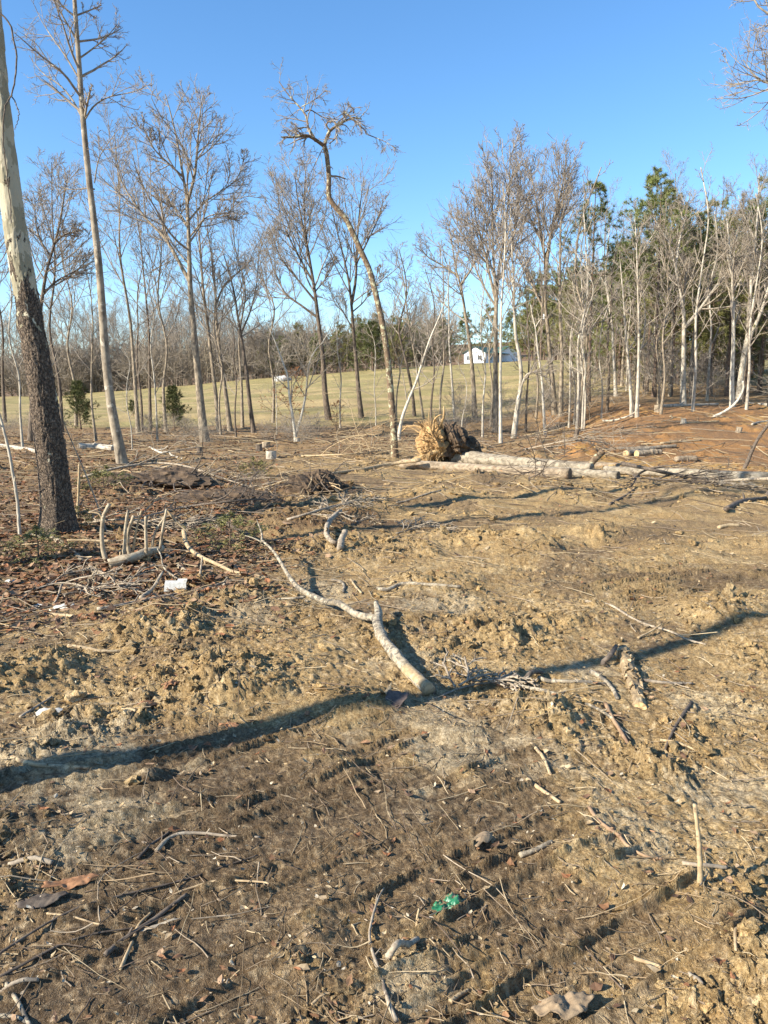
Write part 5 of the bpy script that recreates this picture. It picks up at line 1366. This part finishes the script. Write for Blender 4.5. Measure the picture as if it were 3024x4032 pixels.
tangle('dark tangle of broken branches in front of the longest pale log', [(2450, 1836, .35), (2560, 1866, .3), (2700, 1890, .15), (2850, 1905, .1)], 80, 30, 201, 14)
tangle('second tangle of grey twigs at the right end of the longest log', [(3080, 1890, .3), (2960, 1900, .2), (2840, 1910, .1), (2740, 1912)], 60, 24, 202, 12, mat='drywood')
tangle('bare twiggy branch lying over the reddish log', [(2080, 1900), (2120, 1880, .15), (2160, 1850, .4)], 30, 12, 203, 8, 1.0, lf=.5)
tangle('spray of thin twigs on the mud right of the hooked root', [(1560, 2100), (1630, 2085), (1700, 2080), (1760, 2090)], 18, 8, 204, 10, .6, 'drywood', .35)
tangle('twiggy treetop fallen behind the dark root heap on the left', [(330, 1900, .1), (480, 1870, .2), (650, 1862, .2), (860, 1900, .1), (1000, 1930)], 50, 20, 205, 12, .8, 'drywood', .3)
tangle('brushy fallen branches below the half-rotten stump', [(2060, 1770), (2150, 1762, .2), (2260, 1752, .3), (2400, 1748, .1)], 60, 24, 206, 14, .9, 'drywood', .35)
tangle('loose spray of twigs lying right of the forked branch butt', [(1740, 2745), (1840, 2700), (1930, 2690), (2040, 2710)], 12, 6, 207, 9, .6, 'drywood', .4)
tangle('dry branch of pale twigs lying on the litter between stumps and lone broken tree', [(1180, 1800), (1280, 1795, .1), (1400, 1790, .15), (1500, 1780)], 44, 18, 208, 12, .9, 'tanwood', .35)
tangle('thin crossing twigs over the leaf litter in front of the sprouts', [(90, 2330), (240, 2290, .05), (400, 2320, .04), (520, 2300)], 16, 8, 209, 9, .7, 'drywood', .4)


tangle('mess of torn roots and sticks on the dark soil right of the reddish heap', [(700, 2010), (850, 2000, .1), (1000, 1990, .1), (1130, 1990)], 34, 14, 210, 14, .8, 'darkwood', .35)
tangle('tangled torn roots in front of the dark upturned clod', [(1130, 2080), (1230, 2050, .08), (1320, 2020, .1), (1420, 2010)], 34, 14, 211, 14, .8, 'drywood', .3)
tangle('loose dead branches strewn behind the sprouts', [(330, 2060), (480, 2050, .08), (640, 2060, .08), (780, 2090)], 30, 12, 212, 12, .8, 'drywood', .35)
# small green cedar sprigs growing in the litter
for (u, v, s, lb) in [(150, 2215, .20, 'low green cedar sprig left of the birch-like log'), (905, 2165, .22, 'low green cedar sprig on the root pile left of the forked branch'), (410, 1955, .26, 'pale green sprig behind the sprouts'), (320, 2085, .15, 'tiny green sprig at the sycamore foot'), (1010, 1885, .22, 'yellow-green tuft right of the reddish root heap')]:
    b = G(u, v)
    copy_of(A_SPRIG, 'cedar_sprig', lb, 'shrub', None, b, u * .1, (s * 2.6, s * 2.6, s * 1.3))

# ------------------------------------------------------------------ litter that is not wood
def crumple(name, label, cat, u, v, size, mat, seed, dome=.5, res=22, aspect=1.0, rz=0, lobes=0.0, fold=.10, curl=0.0, z0=0.0, tilt=0.0):
    """a thin sheet or shell with real thickness, crumpled"""
    rng = np.random.default_rng(seed)
    c = G(u, v); c[2] = zfull(c[0], c[1])[0] + z0
    g = np.linspace(-1, 1, res); X, Y = np.meshgrid(g, g)
    X, Y = X.ravel(), Y.ravel()
    k = np.maximum(np.abs(X), np.abs(Y)); a = np.arctan2(Y, X); rad = k * (1 + lobes * np.cos(5 * a + 1) * k + .10 * np.cos(3 * a + seed) + .06 * np.cos(7 * a))
    px, py = rad * np.cos(a), rad * np.sin(a) * aspect
    z = dome * (1 - rad ** 2 * .9) + fold * fbm(px * 1.7 + seed, py * 1.7, 3, seed) + curl * px ** 2
    z = z + fold * .6 * np.abs(fbm(px * 4 + seed, py * 4, 2, seed + 5))
    p = np.stack([px, py, z + tilt * py], 1) * size
    ca, sa = math.cos(rz), math.sin(rz); p[:, :2] = p[:, :2] @ np.array([[ca, sa], [-sa, ca]])
    N = len(p)
    v_ = np.vstack([p, p - np.array([0, 0, .0012 + size * .015])])
    i = np.arange(res * res).reshape(res, res)
    q = np.stack([i[:-1, :-1], i[:-1, 1:], i[1:, 1:], i[1:, :-1]], -1).reshape(-1, 4)
    rim = np.concatenate([i[0, :-1], i[:-1, -1], i[-1, :0:-1], i[:0:-1, 0]])
    r2 = np.roll(rim, -1)
    q = np.vstack([q, q[:, ::-1] + N, np.stack([r2, rim, rim + N, r2 + N], 1)])
    o = link(name, mesh_np(name, v_, q, None, mat, True), None, label, cat); o.location = [float(t) for t in c]
    return o


M['green'] = mat_plain('green_plastic', (.012, .10, .045), (.03, .20, .085), 25, .35, .4, .006, c3=(.22, .165, .10), s3=28, lo3=.53, hi3=.60, spec=.6)
M['white'] = mat_plain('dirty_white_card', (.50, .47, .40), (.68, .65, .57), 30, .7, .2, .002, c3=(.34, .27, .18), s3=25, lo3=.55, hi3=.66)
M['leafb'] = mat_plain('brown_leaf', (.20, .095, .045), (.36, .18, .085), 40, .7, .3, .002)
M['leafd'] = mat_plain('dark_leaf', (.075, .052, .042), (.14, .10, .08), 40, .7, .3, .002)
M['mudp'] = mat_plain('drying_mud', (.20, .14, .085), (.33, .235, .14), 40, .95, .6, .004)
M['chip'] = mat_plain('bark_chip', (.30, .24, .17), (.50, .42, .30), 50, .85, .5, .003)
crumple('plastic_scrap', 'crumpled green plastic scrap half buried in the mud', 'plastic', 1775, 3562, .062, M['green'], 3, .28, 30, .75, .35, 0, .26, z0=-.006)
crumple('bark_curl', 'dark brown curled bark piece below the butt of the forked branch', 'bark', 1562, 2782, .060, M['leafd'], 4, .15, 20, .9, -.5, .02, .12, .35, .02, .5)
crumple('bark_curl', 'tan curled bark strip left against the dark bark piece', 'bark', 1520, 2755, .045, M['tanwood'], 5, .1, 16, .45, .9, .0, .1, .9, .015)
crumple('shell_shard', 'dirty white shard lying in dark soil at the left', 'shard', 195, 2818, .075, M['white'], 6, .35, 18, .5, .2, .05, .12, z0=.0)
crumple('white_scrap', 'white litter scrap on leaves, left one of the pair', 'scrap', 148, 2372, .06, M['white'], 7, .3, 14, .5, .3, .08, .2)
crumple('white_scrap', 'white litter scrap on leaves, right one of the pair', 'scrap', 255, 2382, .10, M['white'], 8, .25, 14, .45, .1, .1, .2)
crumple('white_scrap', 'small white scrap by the far left litter above the pair', 'scrap', 40, 2290, .05, M['white'], 9, .3, 12, .7, .4, .1, .2)
crumple('oak_leaf', 'long brown oak leaf lying curled at the lower left', 'leaf', 285, 3502, .085, M['leafb'], 10, .06, 22, .26, .40, .10, .10, .12, .02)
crumple('bark_slab', 'dark rotten bark slab under the long oak leaf', 'bark', 165, 3566, .075, M['darkwood'], 11, .12, 18, .34, .42, .03, .1, .05, .006)
crumple('oak_leaf', 'curled rusty brown leaf on mud left of centre', 'leaf', 574, 2794, .055, M['leafb'], 12, .45, 18, .7, .4, .12, .15)
crumple('oak_leaf', 'rusty leaf above the curled leaf left of centre', 'leaf', 673, 2736, .05, M['leafb'], 13, .2, 16, .6, .9, .15, .25)
crumple('oak_leaf', 'flat orange-brown oak leaf on dark track mud', 'leaf', 905, 2862, .052, M['leafb'], 14, .12, 18, .45, -.2, .22, .15, .15)
crumple('bark_chip', 'pale flat bark chip beside the dark wet root, lower left', 'bark', 617, 3655, .085, M['chip'], 15, .10, 18, .22, .62, .03, .05)
crumple('mud_flake', 'smooth dry mud flake tilted up right of centre foreground', 'mud', 1900, 3330, .055, M['mudp'], 16, .3, 16, .5, .9, .02, .06)
crumple('mud_plate', 'curled plate of drying mud at the bottom right', 'mud', 2220, 3985, .085, M['mudp'], 17, .10, 20, .42, .3, .06, .14, .12, .03)


def carton():
    b = G(690, 2338); b[2] = zfull(b[0], b[1])[0]
    e = empty('carton', b, 'squashed white carton lying on the litter right of the sprouts', 'carton', rz=.25)
    w, d, h = .088, .05, .062
    v = np.array([[-w, -d, 0], [w, -d, 0], [w * .95, d, 0], [-w, d, 0], [-w * .9, -d * .4, h], [w * 1.02, -d * .5, h * .8], [w * .9, d * .9, h * .95], [-w * .85, d, h * 1.1]])
    q = [[0, 1, 5, 4], [1, 2, 6, 5], [2, 3, 7, 6], [3, 0, 4, 7], [4, 5, 6, 7], [3, 2, 1, 0]]
    link('box', mesh_np('box', v, q, None, M['white'], False), e)
    f = np.array([[w * .2, -d * .45, h * .9], [w * 1.0, -d * .5, h * .82], [w * 1.15, -d * .2, h * 1.35], [w * .3, -d * .1, h * 1.4]]); f2 = f + np.array([0, .003, .003])
    link('flap', mesh_np('flap', np.vstack([f, f2]), [[0, 1, 2, 3], [7, 6, 5, 4], [0, 4, 5, 1], [1, 5, 6, 2], [2, 6, 7, 3], [3, 7, 4, 0]], None, M['white'], False), e)


carton()

# ------------------------------------------------------------------ beyond the field: house, sheds, pole, car, boulder
M['siding'] = mat_plain('white_siding', (.74, .74, .72), (.80, .80, .78), 3, .7, 0)
M['roofgreen'] = mat_plain('green_roof', (.035, .075, .06), (.06, .11, .085), 8, .7, 0)
M['pane'] = mat_plain('window_glass', (.03, .04, .05), (.05, .06, .07), 2, .15, 0, spec=.6)
M['darkfound'] = mat_plain('dark_skirting', (.03, .04, .035), (.06, .07, .06), 5, .8, 0)
M['teal'] = mat_plain('dark_green_panel', (.02, .10, .075), (.035, .14, .10), 5, .6, 0)
M['bluepale'] = mat_plain('pale_blue_panel', (.42, .60, .66), (.50, .68, .74), 5, .6, 0)
M['red'] = mat_plain('red_siding', (.40, .085, .05), (.50, .13, .075), 4, .8, 0)
M['rock'] = mat_plain('pale_rock', (.34, .32, .28), (.5, .48, .43), 4, .9, .5, .05)
M['steel'] = mat_plain('grey_steel', (.5, .5, .5), (.62, .62, .62), 6, .5, 0)
M['carw'] = mat_plain('white_car_paint', (.72, .73, .74), (.78, .79, .8), 2, .3, 0, spec=.5)
M['rubber'] = mat_plain('tyre_rubber', (.02, .02, .02), (.04, .04, .04), 20, .9, 0)


def box(x0, x1, y0, y1, z0, z1):
    v = np.array([[x0, y0, z0], [x1, y0, z0], [x1, y1, z0], [x0, y1, z0], [x0, y0, z1], [x1, y0, z1], [x1, y1, z1], [x0, y1, z1]], float)
    return v, np.array([[0, 3, 2, 1], [4, 5, 6, 7], [0, 1, 5, 4], [1, 2, 6, 5], [2, 3, 7, 6], [3, 0, 4, 7]])


def bobj(name, b, mat, parent):
    v, q = box(*b)
    return link(name, mesh_np(name, v, q, None, mat, False), parent)


def gabled(e, w, l, h, rh, wall, roof, ox=0, oy=0, rz=0):
    """gable end on local -y, length l along +y"""
    ca, sa = math.cos(rz), math.sin(rz)
    def R(v): v = np.asarray(v, float); return np.stack([v[:, 0] * ca - v[:, 1] * sa + ox, v[:, 0] * sa + v[:, 1] * ca + oy, v[:, 2]], 1)
    W = w / 2
    v = [[-W, 0, -1], [W, 0, -1], [W, l, -1], [-W, l, -1], [-W, 0, h], [W, 0, h], [W, l, h], [-W, l, h], [0, 0, h + rh], [0, l, h + rh]]
    wl = link('wall', mesh_np('wall', R(v), [[0, 1, 5, 4], [1, 2, 6, 5], [2, 3, 7, 6], [3, 0, 4, 7]], [[4, 5, 8], [6, 7, 9]], wall, False), e)
    o = .35; k = rh / W; t = .14
    z0 = h - o * k + .03; top = h + rh + .03
    rv = [[-W - o, -o, z0], [0, -o, top], [W + o, -o, z0], [-W - o, l + o, z0], [0, l + o, top], [W + o, l + o, z0]]
    rv = rv + [[a, b, c + t] for a, b, c in rv]
    rf = link('roof', mesh_np('roof', R(rv), [[0, 3, 4, 1], [1, 4, 5, 2], [7, 10, 9, 6], [8, 11, 10, 7], [0, 1, 7, 6], [1, 2, 8, 7], [4, 3, 9, 10], [5, 4, 10, 11], [3, 0, 6, 9], [2, 5, 11, 8]], None, roof, False), e)
    return R, wl, rf


def window(e, R, x0, x1, z0, z1, y, axis='x'):
    def bx(name, b, mat, par):
        v, q = box(*b)
        return link(name, mesh_np(name, R(v), q, None, mat, False), par)
    if axis == 'x':
        f = bx('window', (x0 - .1, x1 + .1, y - .06, y - .002, z0 - .1, z1 + .1), M['siding'], e)
        bx('pane', (x0, (x0 + x1) / 2 - .04, y - .075, y - .062, z0, z1), M['pane'], f); bx('pane', ((x0 + x1) / 2 + .04, x1, y - .075, y - .062, z0, z1), M['pane'], f)
    else:
        f = bx('window', (y + .002, y + .06, x0 - .1, x1 + .1, z0 - .1, z1 + .1), M['siding'], e)
        bx('pane', (y + .062, y + .075, x0, x1, z0, z1), M['pane'], f)


def house():
    p = D(1868, 1428, 178); p[2] = float(zbase(p[0], p[1]))
    e = empty('house', p, 'white single-storey house with green roof on the hill across the field', 'house')
    R, wl, rf = gabled(e, 5.4, 11, 2.5, 1.35, M['siding'], M['roofgreen'], 0, 0, -.62)
    window(e, R, -1.9, -.9, .9, 1.9, 0); window(e, R, .9, 1.9, .9, 1.9, 0)
    window(e, R, 2.0, 3.2, .9, 2.0, 2.7, 'y'); window(e, R, 7.2, 8.4, .9, 2.0, 2.7, 'y')
    v, q = box(2.702, 2.78, 4.6, 5.6, .1, 2.1); link('door', mesh_np('door', R(v), q, None, M['darkfound'], False), e)
    v, q = box(2.7, 4.6, 1.6, 9, 2.35, 2.5); pr = link('porch_roof', mesh_np('porch_roof', R(v), q, None, M['roofgreen'], False), e)
    for y in (1.8, 4.2, 6.6, 8.8):
        v, q = box(4.4, 4.52, y, y + .12, -1, 2.35); link('porch_post', mesh_np('porch_post', R(v), q, None, M['siding'], False), e)
    v, q = box(-2.75, 2.75, -.05, -.002, -1, .22); link('skirting', mesh_np('skirting', R(v), q, None, M['darkfound'], False), e)
    R2, _, _ = gabled(e, 4.6, 7, 2.9, 1.3, M['siding'], M['roofgreen'], 8.6, 4.2, .35)
    v, q = box(-2.32, 2.32, -.06, -.003, -1, .75); link('skirting', mesh_np('skirting', R2(v), q, None, M['darkfound'], False), e)


house()


def shed():
    p = D(2640, 1432, 62); p[2] = float(zbase(p[0], p[1]))
    s = msize(1, 62)
    e = empty('shed', p, 'small shed with dark green, white and pale blue panels behind the wood', 'shed')
    H = 70 * s
    bobj('green_panel', (-27 * s, -9 * s, 0, .9, -.5, H * .86), M['teal'], e)
    bobj('white_panel', (-9 * s + .003, 6 * s, -.03, .9, H * .05, H), M['siding'], e)
    bobj('blue_panel', (6 * s + .003, 17 * s, 0, .9, -.4, H * .9), M['bluepale'], e)
    bobj('white_panel', (17 * s + .003, 27 * s, -.03, .9, 0, H), M['siding'], e)
    bobj('roof', (-30 * s, 30 * s, -.12, 1.0, H + .003, H + .1), M['roofgreen'], e)
    bobj('handle', (-12 * s, -11 * s, -.05, -.003, H * .4, H * .5), M['steel'], e)


shed()


def red_barn():
    p = D(2845, 1430, 80); p[2] = float(zbase(p[0], p[1]))
    e = empty('red_building', p, 'low red-sided building glimpsed through the right-hand trunks', 'building', rz=-.1)
    R, wl, rf = gabled(e, 3.4, 7.5, 2.1, .9, M['red'], M['darkfound'], -3.4, 1.7, -1.5708)
    for x in (-2.2, .2, 2.4):
        f = bobj('window', (x, x + .8, -.06, -.003, .9, 1.6), M['siding'], e); bobj('pane', (x + .08, x + .72, -.075, -.063, .98, 1.52), M['pane'], f)
    bobj('door', (1.25, 2.1, -.05, -.003, 0, 1.8), M['darkfound'], e)
    bobj('eave', (4.2, 6.4, -.5, .2, 2.0, 2.12), M['siding'], e)


red_barn()


def car():
    p = D(2510, 1424, 120); p[2] = float(zbase(p[0], p[1]))
    e = empty('parked_car', p, 'white car parked on the grass behind the pole trees', 'car', rz=.1)
    prof = np.array([[-1.9, .35], [-1.95, .75], [-1.2, .9], [-.7, 1.35], [.7, 1.4], [1.35, .95], [1.95, .8], [1.95, .35]])
    n = len(prof)
    v = np.vstack([np.stack([prof[:, 0], np.full(n, -.78), prof[:, 1]], 1), np.stack([prof[:, 0], np.full(n, .78), prof[:, 1]], 1)])
    q = [[i, (i + 1) % n, (i + 1) % n + n, i + n][::-1] for i in range(n)]
    t = [[0, i, i + 1] for i in range(1, n - 1)] + [[n, n + i + 1, n + i] for i in range(1, n - 1)]
    link('body', mesh_np('body', v, q, t, M['carw'], False), e)
    for a in (-1, 1):
        gv = np.array([[-1.05, .79 * a, .92], [-.62, .79 * a, 1.28], [.62, .79 * a, 1.32], [1.1, .79 * a, .95]])
        gv2 = gv - np.array([0, .006 * a, 0]); link('side_window', mesh_np('side_window', np.vstack([gv, gv2]), [[0, 1, 2, 3], [7, 6, 5, 4]], None, M['pane'], False), e)
        for x in (-1.2, 1.2):
            an = np.arange(16) * 2 * np.pi / 16
            w0 = np.stack([x + .32 * np.cos(an), np.full(16, .62 * a), .32 + .32 * np.sin(an)], 1); w1 = w0.copy(); w1[:, 1] = .80 * a
            s = np.arange(16); s2 = (s + 1) % 16
            link('wheel', mesh_np('wheel', np.vstack([w0, w1, [[x, .8 * a, .32]]]), np.stack([s, s2, 16 + s2, 16 + s], 1), np.stack([16 + s, 16 + s2, np.full(16, 32)], 1), M['rubber'], False), e)


car()


def pole():
    p = D(2128, 1440, 118); p[2] = float(zbase(p[0], p[1])); s = msize(1, 118)
    e = empty('utility_pole', p, 'brown utility pole with a white transformer behind the vase-shaped tree', 'pole')
    P = np.array([[0, 0, -.5], [0, 0, 4], [0, 0, 9.2]])
    v, q = tubes(smooth_path(P, 12)[None], np.linspace(.15, .11, 12)[None], 10); link('post', mesh_np('post', v, q, None, M['pinebark']), e)
    z = (1440 - 1285) * s
    an = np.arange(14) * 2 * np.pi / 14
    ring = lambda z_, r: np.stack([.32 + r * np.cos(an), -.1 + r * np.sin(an), np.full(14, z_)], 1)
    v = np.vstack([ring(z, .2), ring(z + .65, .2), ring(z + .72, .13), [[.32, -.1, z + .75]]]); sI = np.arange(14); s2 = (sI + 1) % 14
    q = np.vstack([np.stack([sI, s2, 14 + s2, 14 + sI], 1), np.stack([14 + sI, 14 + s2, 28 + s2, 28 + sI], 1)])
    link('transformer', mesh_np('transformer', v, q, np.stack([28 + sI, 28 + s2, np.full(14, 42)], 1), M['siding']), e)
    bobj('crossarm', (-.9, .9, -.06, .06, 8.7, 8.85), M['pinebark'], e)


pole()


def boulder():
    import bmesh
    b = G(1112, 1500)
    bm = bmesh.new(); bmesh.ops.create_icosphere(bm, subdivisions=4, radius=1.0)
    me = bpy.data.meshes.new('boulder'); bm.to_mesh(me); bm.free()
    co = np.empty(len(me.vertices) * 3, np.float32); me.vertices.foreach_get('co', co); co = co.reshape(-1, 3).astype(float)
    co = co * (1 + .25 * fbm(co[:, 0] * 1.5 + co[:, 2], co[:, 1] * 1.5, 3, 5))[:, None] * np.array([msize(34, b[1]), 1.0, msize(16, b[1])])
    co[:, 2] += msize(4, b[1])
    me.vertices.foreach_set('co', co.astype(np.float32).ravel()); me.update(); me.materials.append(M['rock'])
    link('boulder', me, None, 'pale boulder lying on the field below the far wood', 'rock', loc=[float(k) for k in b])


boulder()
A_RUST = cedar(98, 2.4, 18, 5, .5, 'rustleaf', .10)
copy_of(A_RUST, 'beech_sapling', 'small tree still holding rust-brown leaves in front of the boulder', 'sapling', None, at(1150, 40), .5, 1.15)
copy_of(A_RUST, 'beech_sapling', 'low shoot with rust-brown leaves at the foot of the leaning broad-crowned tree', 'sapling', None, at(1325, 35), 1.5, .55)

# ------------------------------------------------------------------ scattered small stuff on the mud
rng = np.random.default_rng(2024)


def scatter(n, r0, r1, half=.60, bias=1.0):
    r = r0 * (r1 / r0) ** (rng.random(n) ** bias); th = rng.uniform(-half, half, n)
    return r * np.sin(th), r * np.cos(th)


def rand_rot(n, tilt=3.14):
    a = rng.uniform(0, 6.283, n); ca, sa = np.cos(a), np.sin(a)
    t = rng.normal(0, 1, n) * tilt if tilt < 3 else rng.uniform(0, 6.283, n)
    ct, st = np.cos(t), np.sin(t); b = rng.uniform(0, 6.283, n); cb, sb = np.cos(b), np.sin(b)
    Rz = np.zeros((n, 3, 3)); Rz[:, 0, 0] = ca; Rz[:, 0, 1] = -sa; Rz[:, 1, 0] = sa; Rz[:, 1, 1] = ca; Rz[:, 2, 2] = 1
    ax = np.stack([cb, sb, np.zeros(n)], 1)
    K = np.zeros((n, 3, 3)); K[:, 0, 2] = ax[:, 1]; K[:, 1, 2] = -ax[:, 0]; K[:, 2, 0] = -ax[:, 1]; K[:, 2, 1] = ax[:, 0]
    I = np.eye(3)[None]
    Rt = I + st[:, None, None] * K + (1 - ct)[:, None, None] * (K @ K)
    return Rt @ Rz


import bmesh


def ico(sub):
    bm = bmesh.new(); bmesh.ops.create_icosphere(bm, subdivisions=sub, radius=1.0)
    v = np.array([x.co[:] for x in bm.verts]); f = np.array([[x.index for x in p.verts] for p in bm.faces]); bm.free()
    return v, f


def lumps(name, label, n, sub, r0, r1, size, kinds, thr, lighten, bias=1.0):
    x, y = scatter(n * 3, r0, r1, bias=bias)
    dz, cm, trk, hm = detail(x, y)
    keep = np.where(rng.random(len(x)) < (np.clip(cm - thr, .03, 1) + .6 * hm) * (1 - .85 * trk) * (1 - .7 * ss(-.1, -.26, x / y) * ss(4.8, 6.5, y)))[0][:n]
    x, y, dz, cm, trk, hm = x[keep], y[keep], dz[keep], cm[keep], trk[keep], hm[keep]
    n = len(x)
    col = ground_color(x, y, cm, trk, hm)
    col = mix(col, C_DRY, rng.random(n) * lighten) * rng.uniform(.75, 1.25, n)[:, None]
    bv, bf = ico(sub)
    shapes = []
    for k in range(kinds):
        d = 1 + .45 * fbm(bv[:, 0] * 1.3 + bv[:, 2] * .8 + k * 7, bv[:, 1] * 1.3 - bv[:, 2] * .6, 2, 500 + k) + .5 * rng.normal(0, .5, len(bv))
        shapes.append(bv * np.clip(d, .4, 1.9)[:, None])
    shapes = np.array(shapes)
    rr = np.hypot(x, y)
    s = size[0] * (size[1] / size[0]) ** (rng.random(n) ** 2.2) * (.55 + .13 * rr)
    s = np.minimum(s, size[1] * 1.6)
    sc = s[:, None] * np.stack([rng.uniform(.7, 1.5, n), rng.uniform(.7, 1.3, n), rng.uniform(.45, .95, n)], 1)
    V = shapes[rng.integers(0, kinds, n)] * sc[:, None]
    V = np.einsum('nij,nkj->nki', rand_rot(n, .45), V)
    V += np.stack([x, y, zbase(x, y) + dz + s * .22], 1)[:, None]
    m = len(bv)
    F = (bf[None] + (np.arange(n) * m)[:, None, None]).reshape(-1, 3)
    me = mesh_np(name, V.reshape(-1, 3), None, F, M['soil'], False, np.repeat(col, m, 0))
    link(name, me, None, label, 'soil', None, 'stuff')


lumps('dirt_clods', 'broken clay clods strewn over the mud', 3600, 2, 1.5, 22, (.007, .032), 14, .18, .7)
lumps('dirt_crumbs', 'small crumbs of clay scattered on the mud', 30000, 1, 1.45, 11, (.003, .0095), 10, .0, .85, 1.2)


def litter_twigs(name, label, n, r0, r1, L, R, cols, P, thr=None, lift=.004, wob=.18, left=False):
    x, y = scatter(n * 3, r0, r1)
    u = x / y
    if left:
        k = rng.random(len(x)) < np.clip(ss(.12, -.25, u) + ss(9, 14, np.hypot(x, y)) * .7, .04, 1)
        x, y = x[k], y[k]
    x, y = x[:n], y[:n]; n = len(x)
    rr = np.hypot(x, y)
    l = L[0] * (L[1] / L[0]) ** (rng.random(n) ** 1.5) * (.5 + .16 * rr)
    th = rng.uniform(0, 6.283, n)
    d = np.stack([np.cos(th), np.sin(th)], 1)
    p = np.empty((n, P, 2)); p[:, 0] = np.stack([x, y], 1)
    for j in range(1, P):
        d = d + rng.normal(0, wob, d.shape); d /= np.linalg.norm(d, axis=1, keepdims=True)
        p[:, j] = p[:, j - 1] + d * (l / (P - 1))[:, None]
    z = zfull(p[..., 0].ravel(), p[..., 1].ravel()).reshape(n, P)
    zs = z.copy(); zs[:, 1:-1] = np.maximum(z[:, 1:-1], (z[:, :-2] + z[:, 2:]) / 2)
    line = np.linspace(0, 1, P)[None]; zl = z[:, :1] * (1 - line) + z[:, -1:] * line
    zz = np.maximum(zs * .6 + zl * .4, zs - .01)
    r = rng.uniform(R[0], R[1], n) * (.5 + .14 * rr)
    zz = zz + r[:, None] * .5 + lift + rng.random((n, 1)) ** 3 * l[:, None] * .12 * (np.linspace(-1, 1, P)[None] * rng.choice([-1, 1], (n, 1)) + 1)
    path = np.concatenate([p, zz[..., None]], 2)
    v, q = tubes(path, r[:, None] * np.linspace(1, .55, P)[None], 4 if P > 3 else 3)
    cols = np.array(cols); c = cols[rng.integers(0, len(cols), n)] * rng.uniform(.75, 1.2, n)[:, None]
    link(name, mesh_np(name, v, q, None, M['debris'], True, np.repeat(c, len(v) // n, 0)), None, label, 'twigs', None, 'stuff')


WOODS = [(.30, .215, .125), (.40, .31, .19), (.22, .165, .11), (.14, .10, .07), (.34, .27, .19), (.46, .36, .22)]
litter_twigs('twig_litter', 'countless broken twigs littering the mud and leaf litter', 2600, 1.5, 26, (.05, .34), (.0011, .0036), WOODS, 6, wob=.10)
litter_twigs('twig_litter', 'brush and twigs thick on the ground behind and left', 2600, 5.5, 34, (.10, .45), (.0014, .0040), WOODS, 6, wob=.16, left=True)
litter_twigs('root_fibres', 'fine straw-like root fibres and chips in the soil', 8000, 1.45, 11, (.015, .06), (.0006, .0015), [(.26,.185,.105),(.33,.25,.15),(.17,.12,.08),(.38,.29,.18)], 4, wob=.22)


def chips(name, label, n, r0, r1, size, cols, mat, left=None, bias=1.0, thin=.3):
    x, y = scatter(n * 3, r0, r1, bias=bias)
    u = x / y; r = np.hypot(x, y)
    if left is not None:
        k = rng.random(len(x)) < left(u, r, x, y); x, y = x[k], y[k]
    x, y = x[:n], y[:n]; n = len(x); r = np.hypot(x, y)
    # a leaf: six outline points, folded along the midrib and curled
    base = np.array([[-1, 0, 0], [-.35, .42, .12], [.4, .36, .10], [1, 0, 0], [.4, -.36, .10], [-.35, -.42, .12], [-.3, 0, -.02], [.4, 0, -.02]])
    F = np.array([[0, 6, 1], [1, 6, 7], [1, 7, 2], [2, 7, 3], [0, 5, 6], [5, 4, 7], [5, 7, 6], [4, 3, 7]])
    s = size[0] * (size[1] / size[0]) ** rng.random(n) * np.clip(.5 + .1 * r, .5, 1.2)
    V = base[None] * s[:, None, None] * np.stack([np.ones(n), rng.uniform(.6, 1.5, n), rng.uniform(-1.2, 1.6, n)], 1)[:, None]
    V[..., 2] += (base[None, :, 0] ** 2) * (rng.uniform(-.25, .5, n) * s)[:, None]
    V += rng.normal(0, .09, V.shape) * s[:, None, None]
    V = np.einsum('nij,nkj->nki', rand_rot(n, thin), V)
    V += np.stack([x, y, zfull(x, y) + .010 + .12 * s], 1)[:, None]
    F = (F[None] + (np.arange(n) * 8)[:, None, None]).reshape(-1, 3)
    cols = np.array(cols); c = cols[rng.integers(0, len(cols), n)] * rng.uniform(.7, 1.25, n)[:, None]
    link(name, mesh_np(name, V.reshape(-1, 3), None, F, M[mat], False, np.repeat(c, 8, 0)), None, label, 'litter', None, 'stuff')


LEAFC = [(.23, .12, .06), (.30, .17, .09), (.17, .095, .055), (.34, .22, .13), (.13, .08, .05), (.27, .12, .055)]
chips('leaf_litter', 'carpet of dead brown leaves under and around the sycamore', 15000, 4.6, 38, (.030, .055), LEAFC, 'litterleaf',
      lambda u, r, x, y: np.clip(ss(-.10, -.26, u + .06 * perlin(x * .7, y * .7, 3)) * ss(5, 7.5, r) + ss(20, 25, r) * .8 * ss(.35, .1, u), 0, 1))
chips('leaf_litter', 'few single dead leaves and bark bits scattered over the mud', 900, 1.6, 18, (.014, .032), LEAFC + [(.40, .30, .18)], 'litterleaf', None)
chips('wood_chips', 'pale splinters and chips pressed into the mud', 2600, 1.5, 14, (.006, .017), [(.46, .36, .22), (.40, .29, .16), (.5, .42, .3), (.3, .22, .14)], 'debris', None, 1.0, .5)
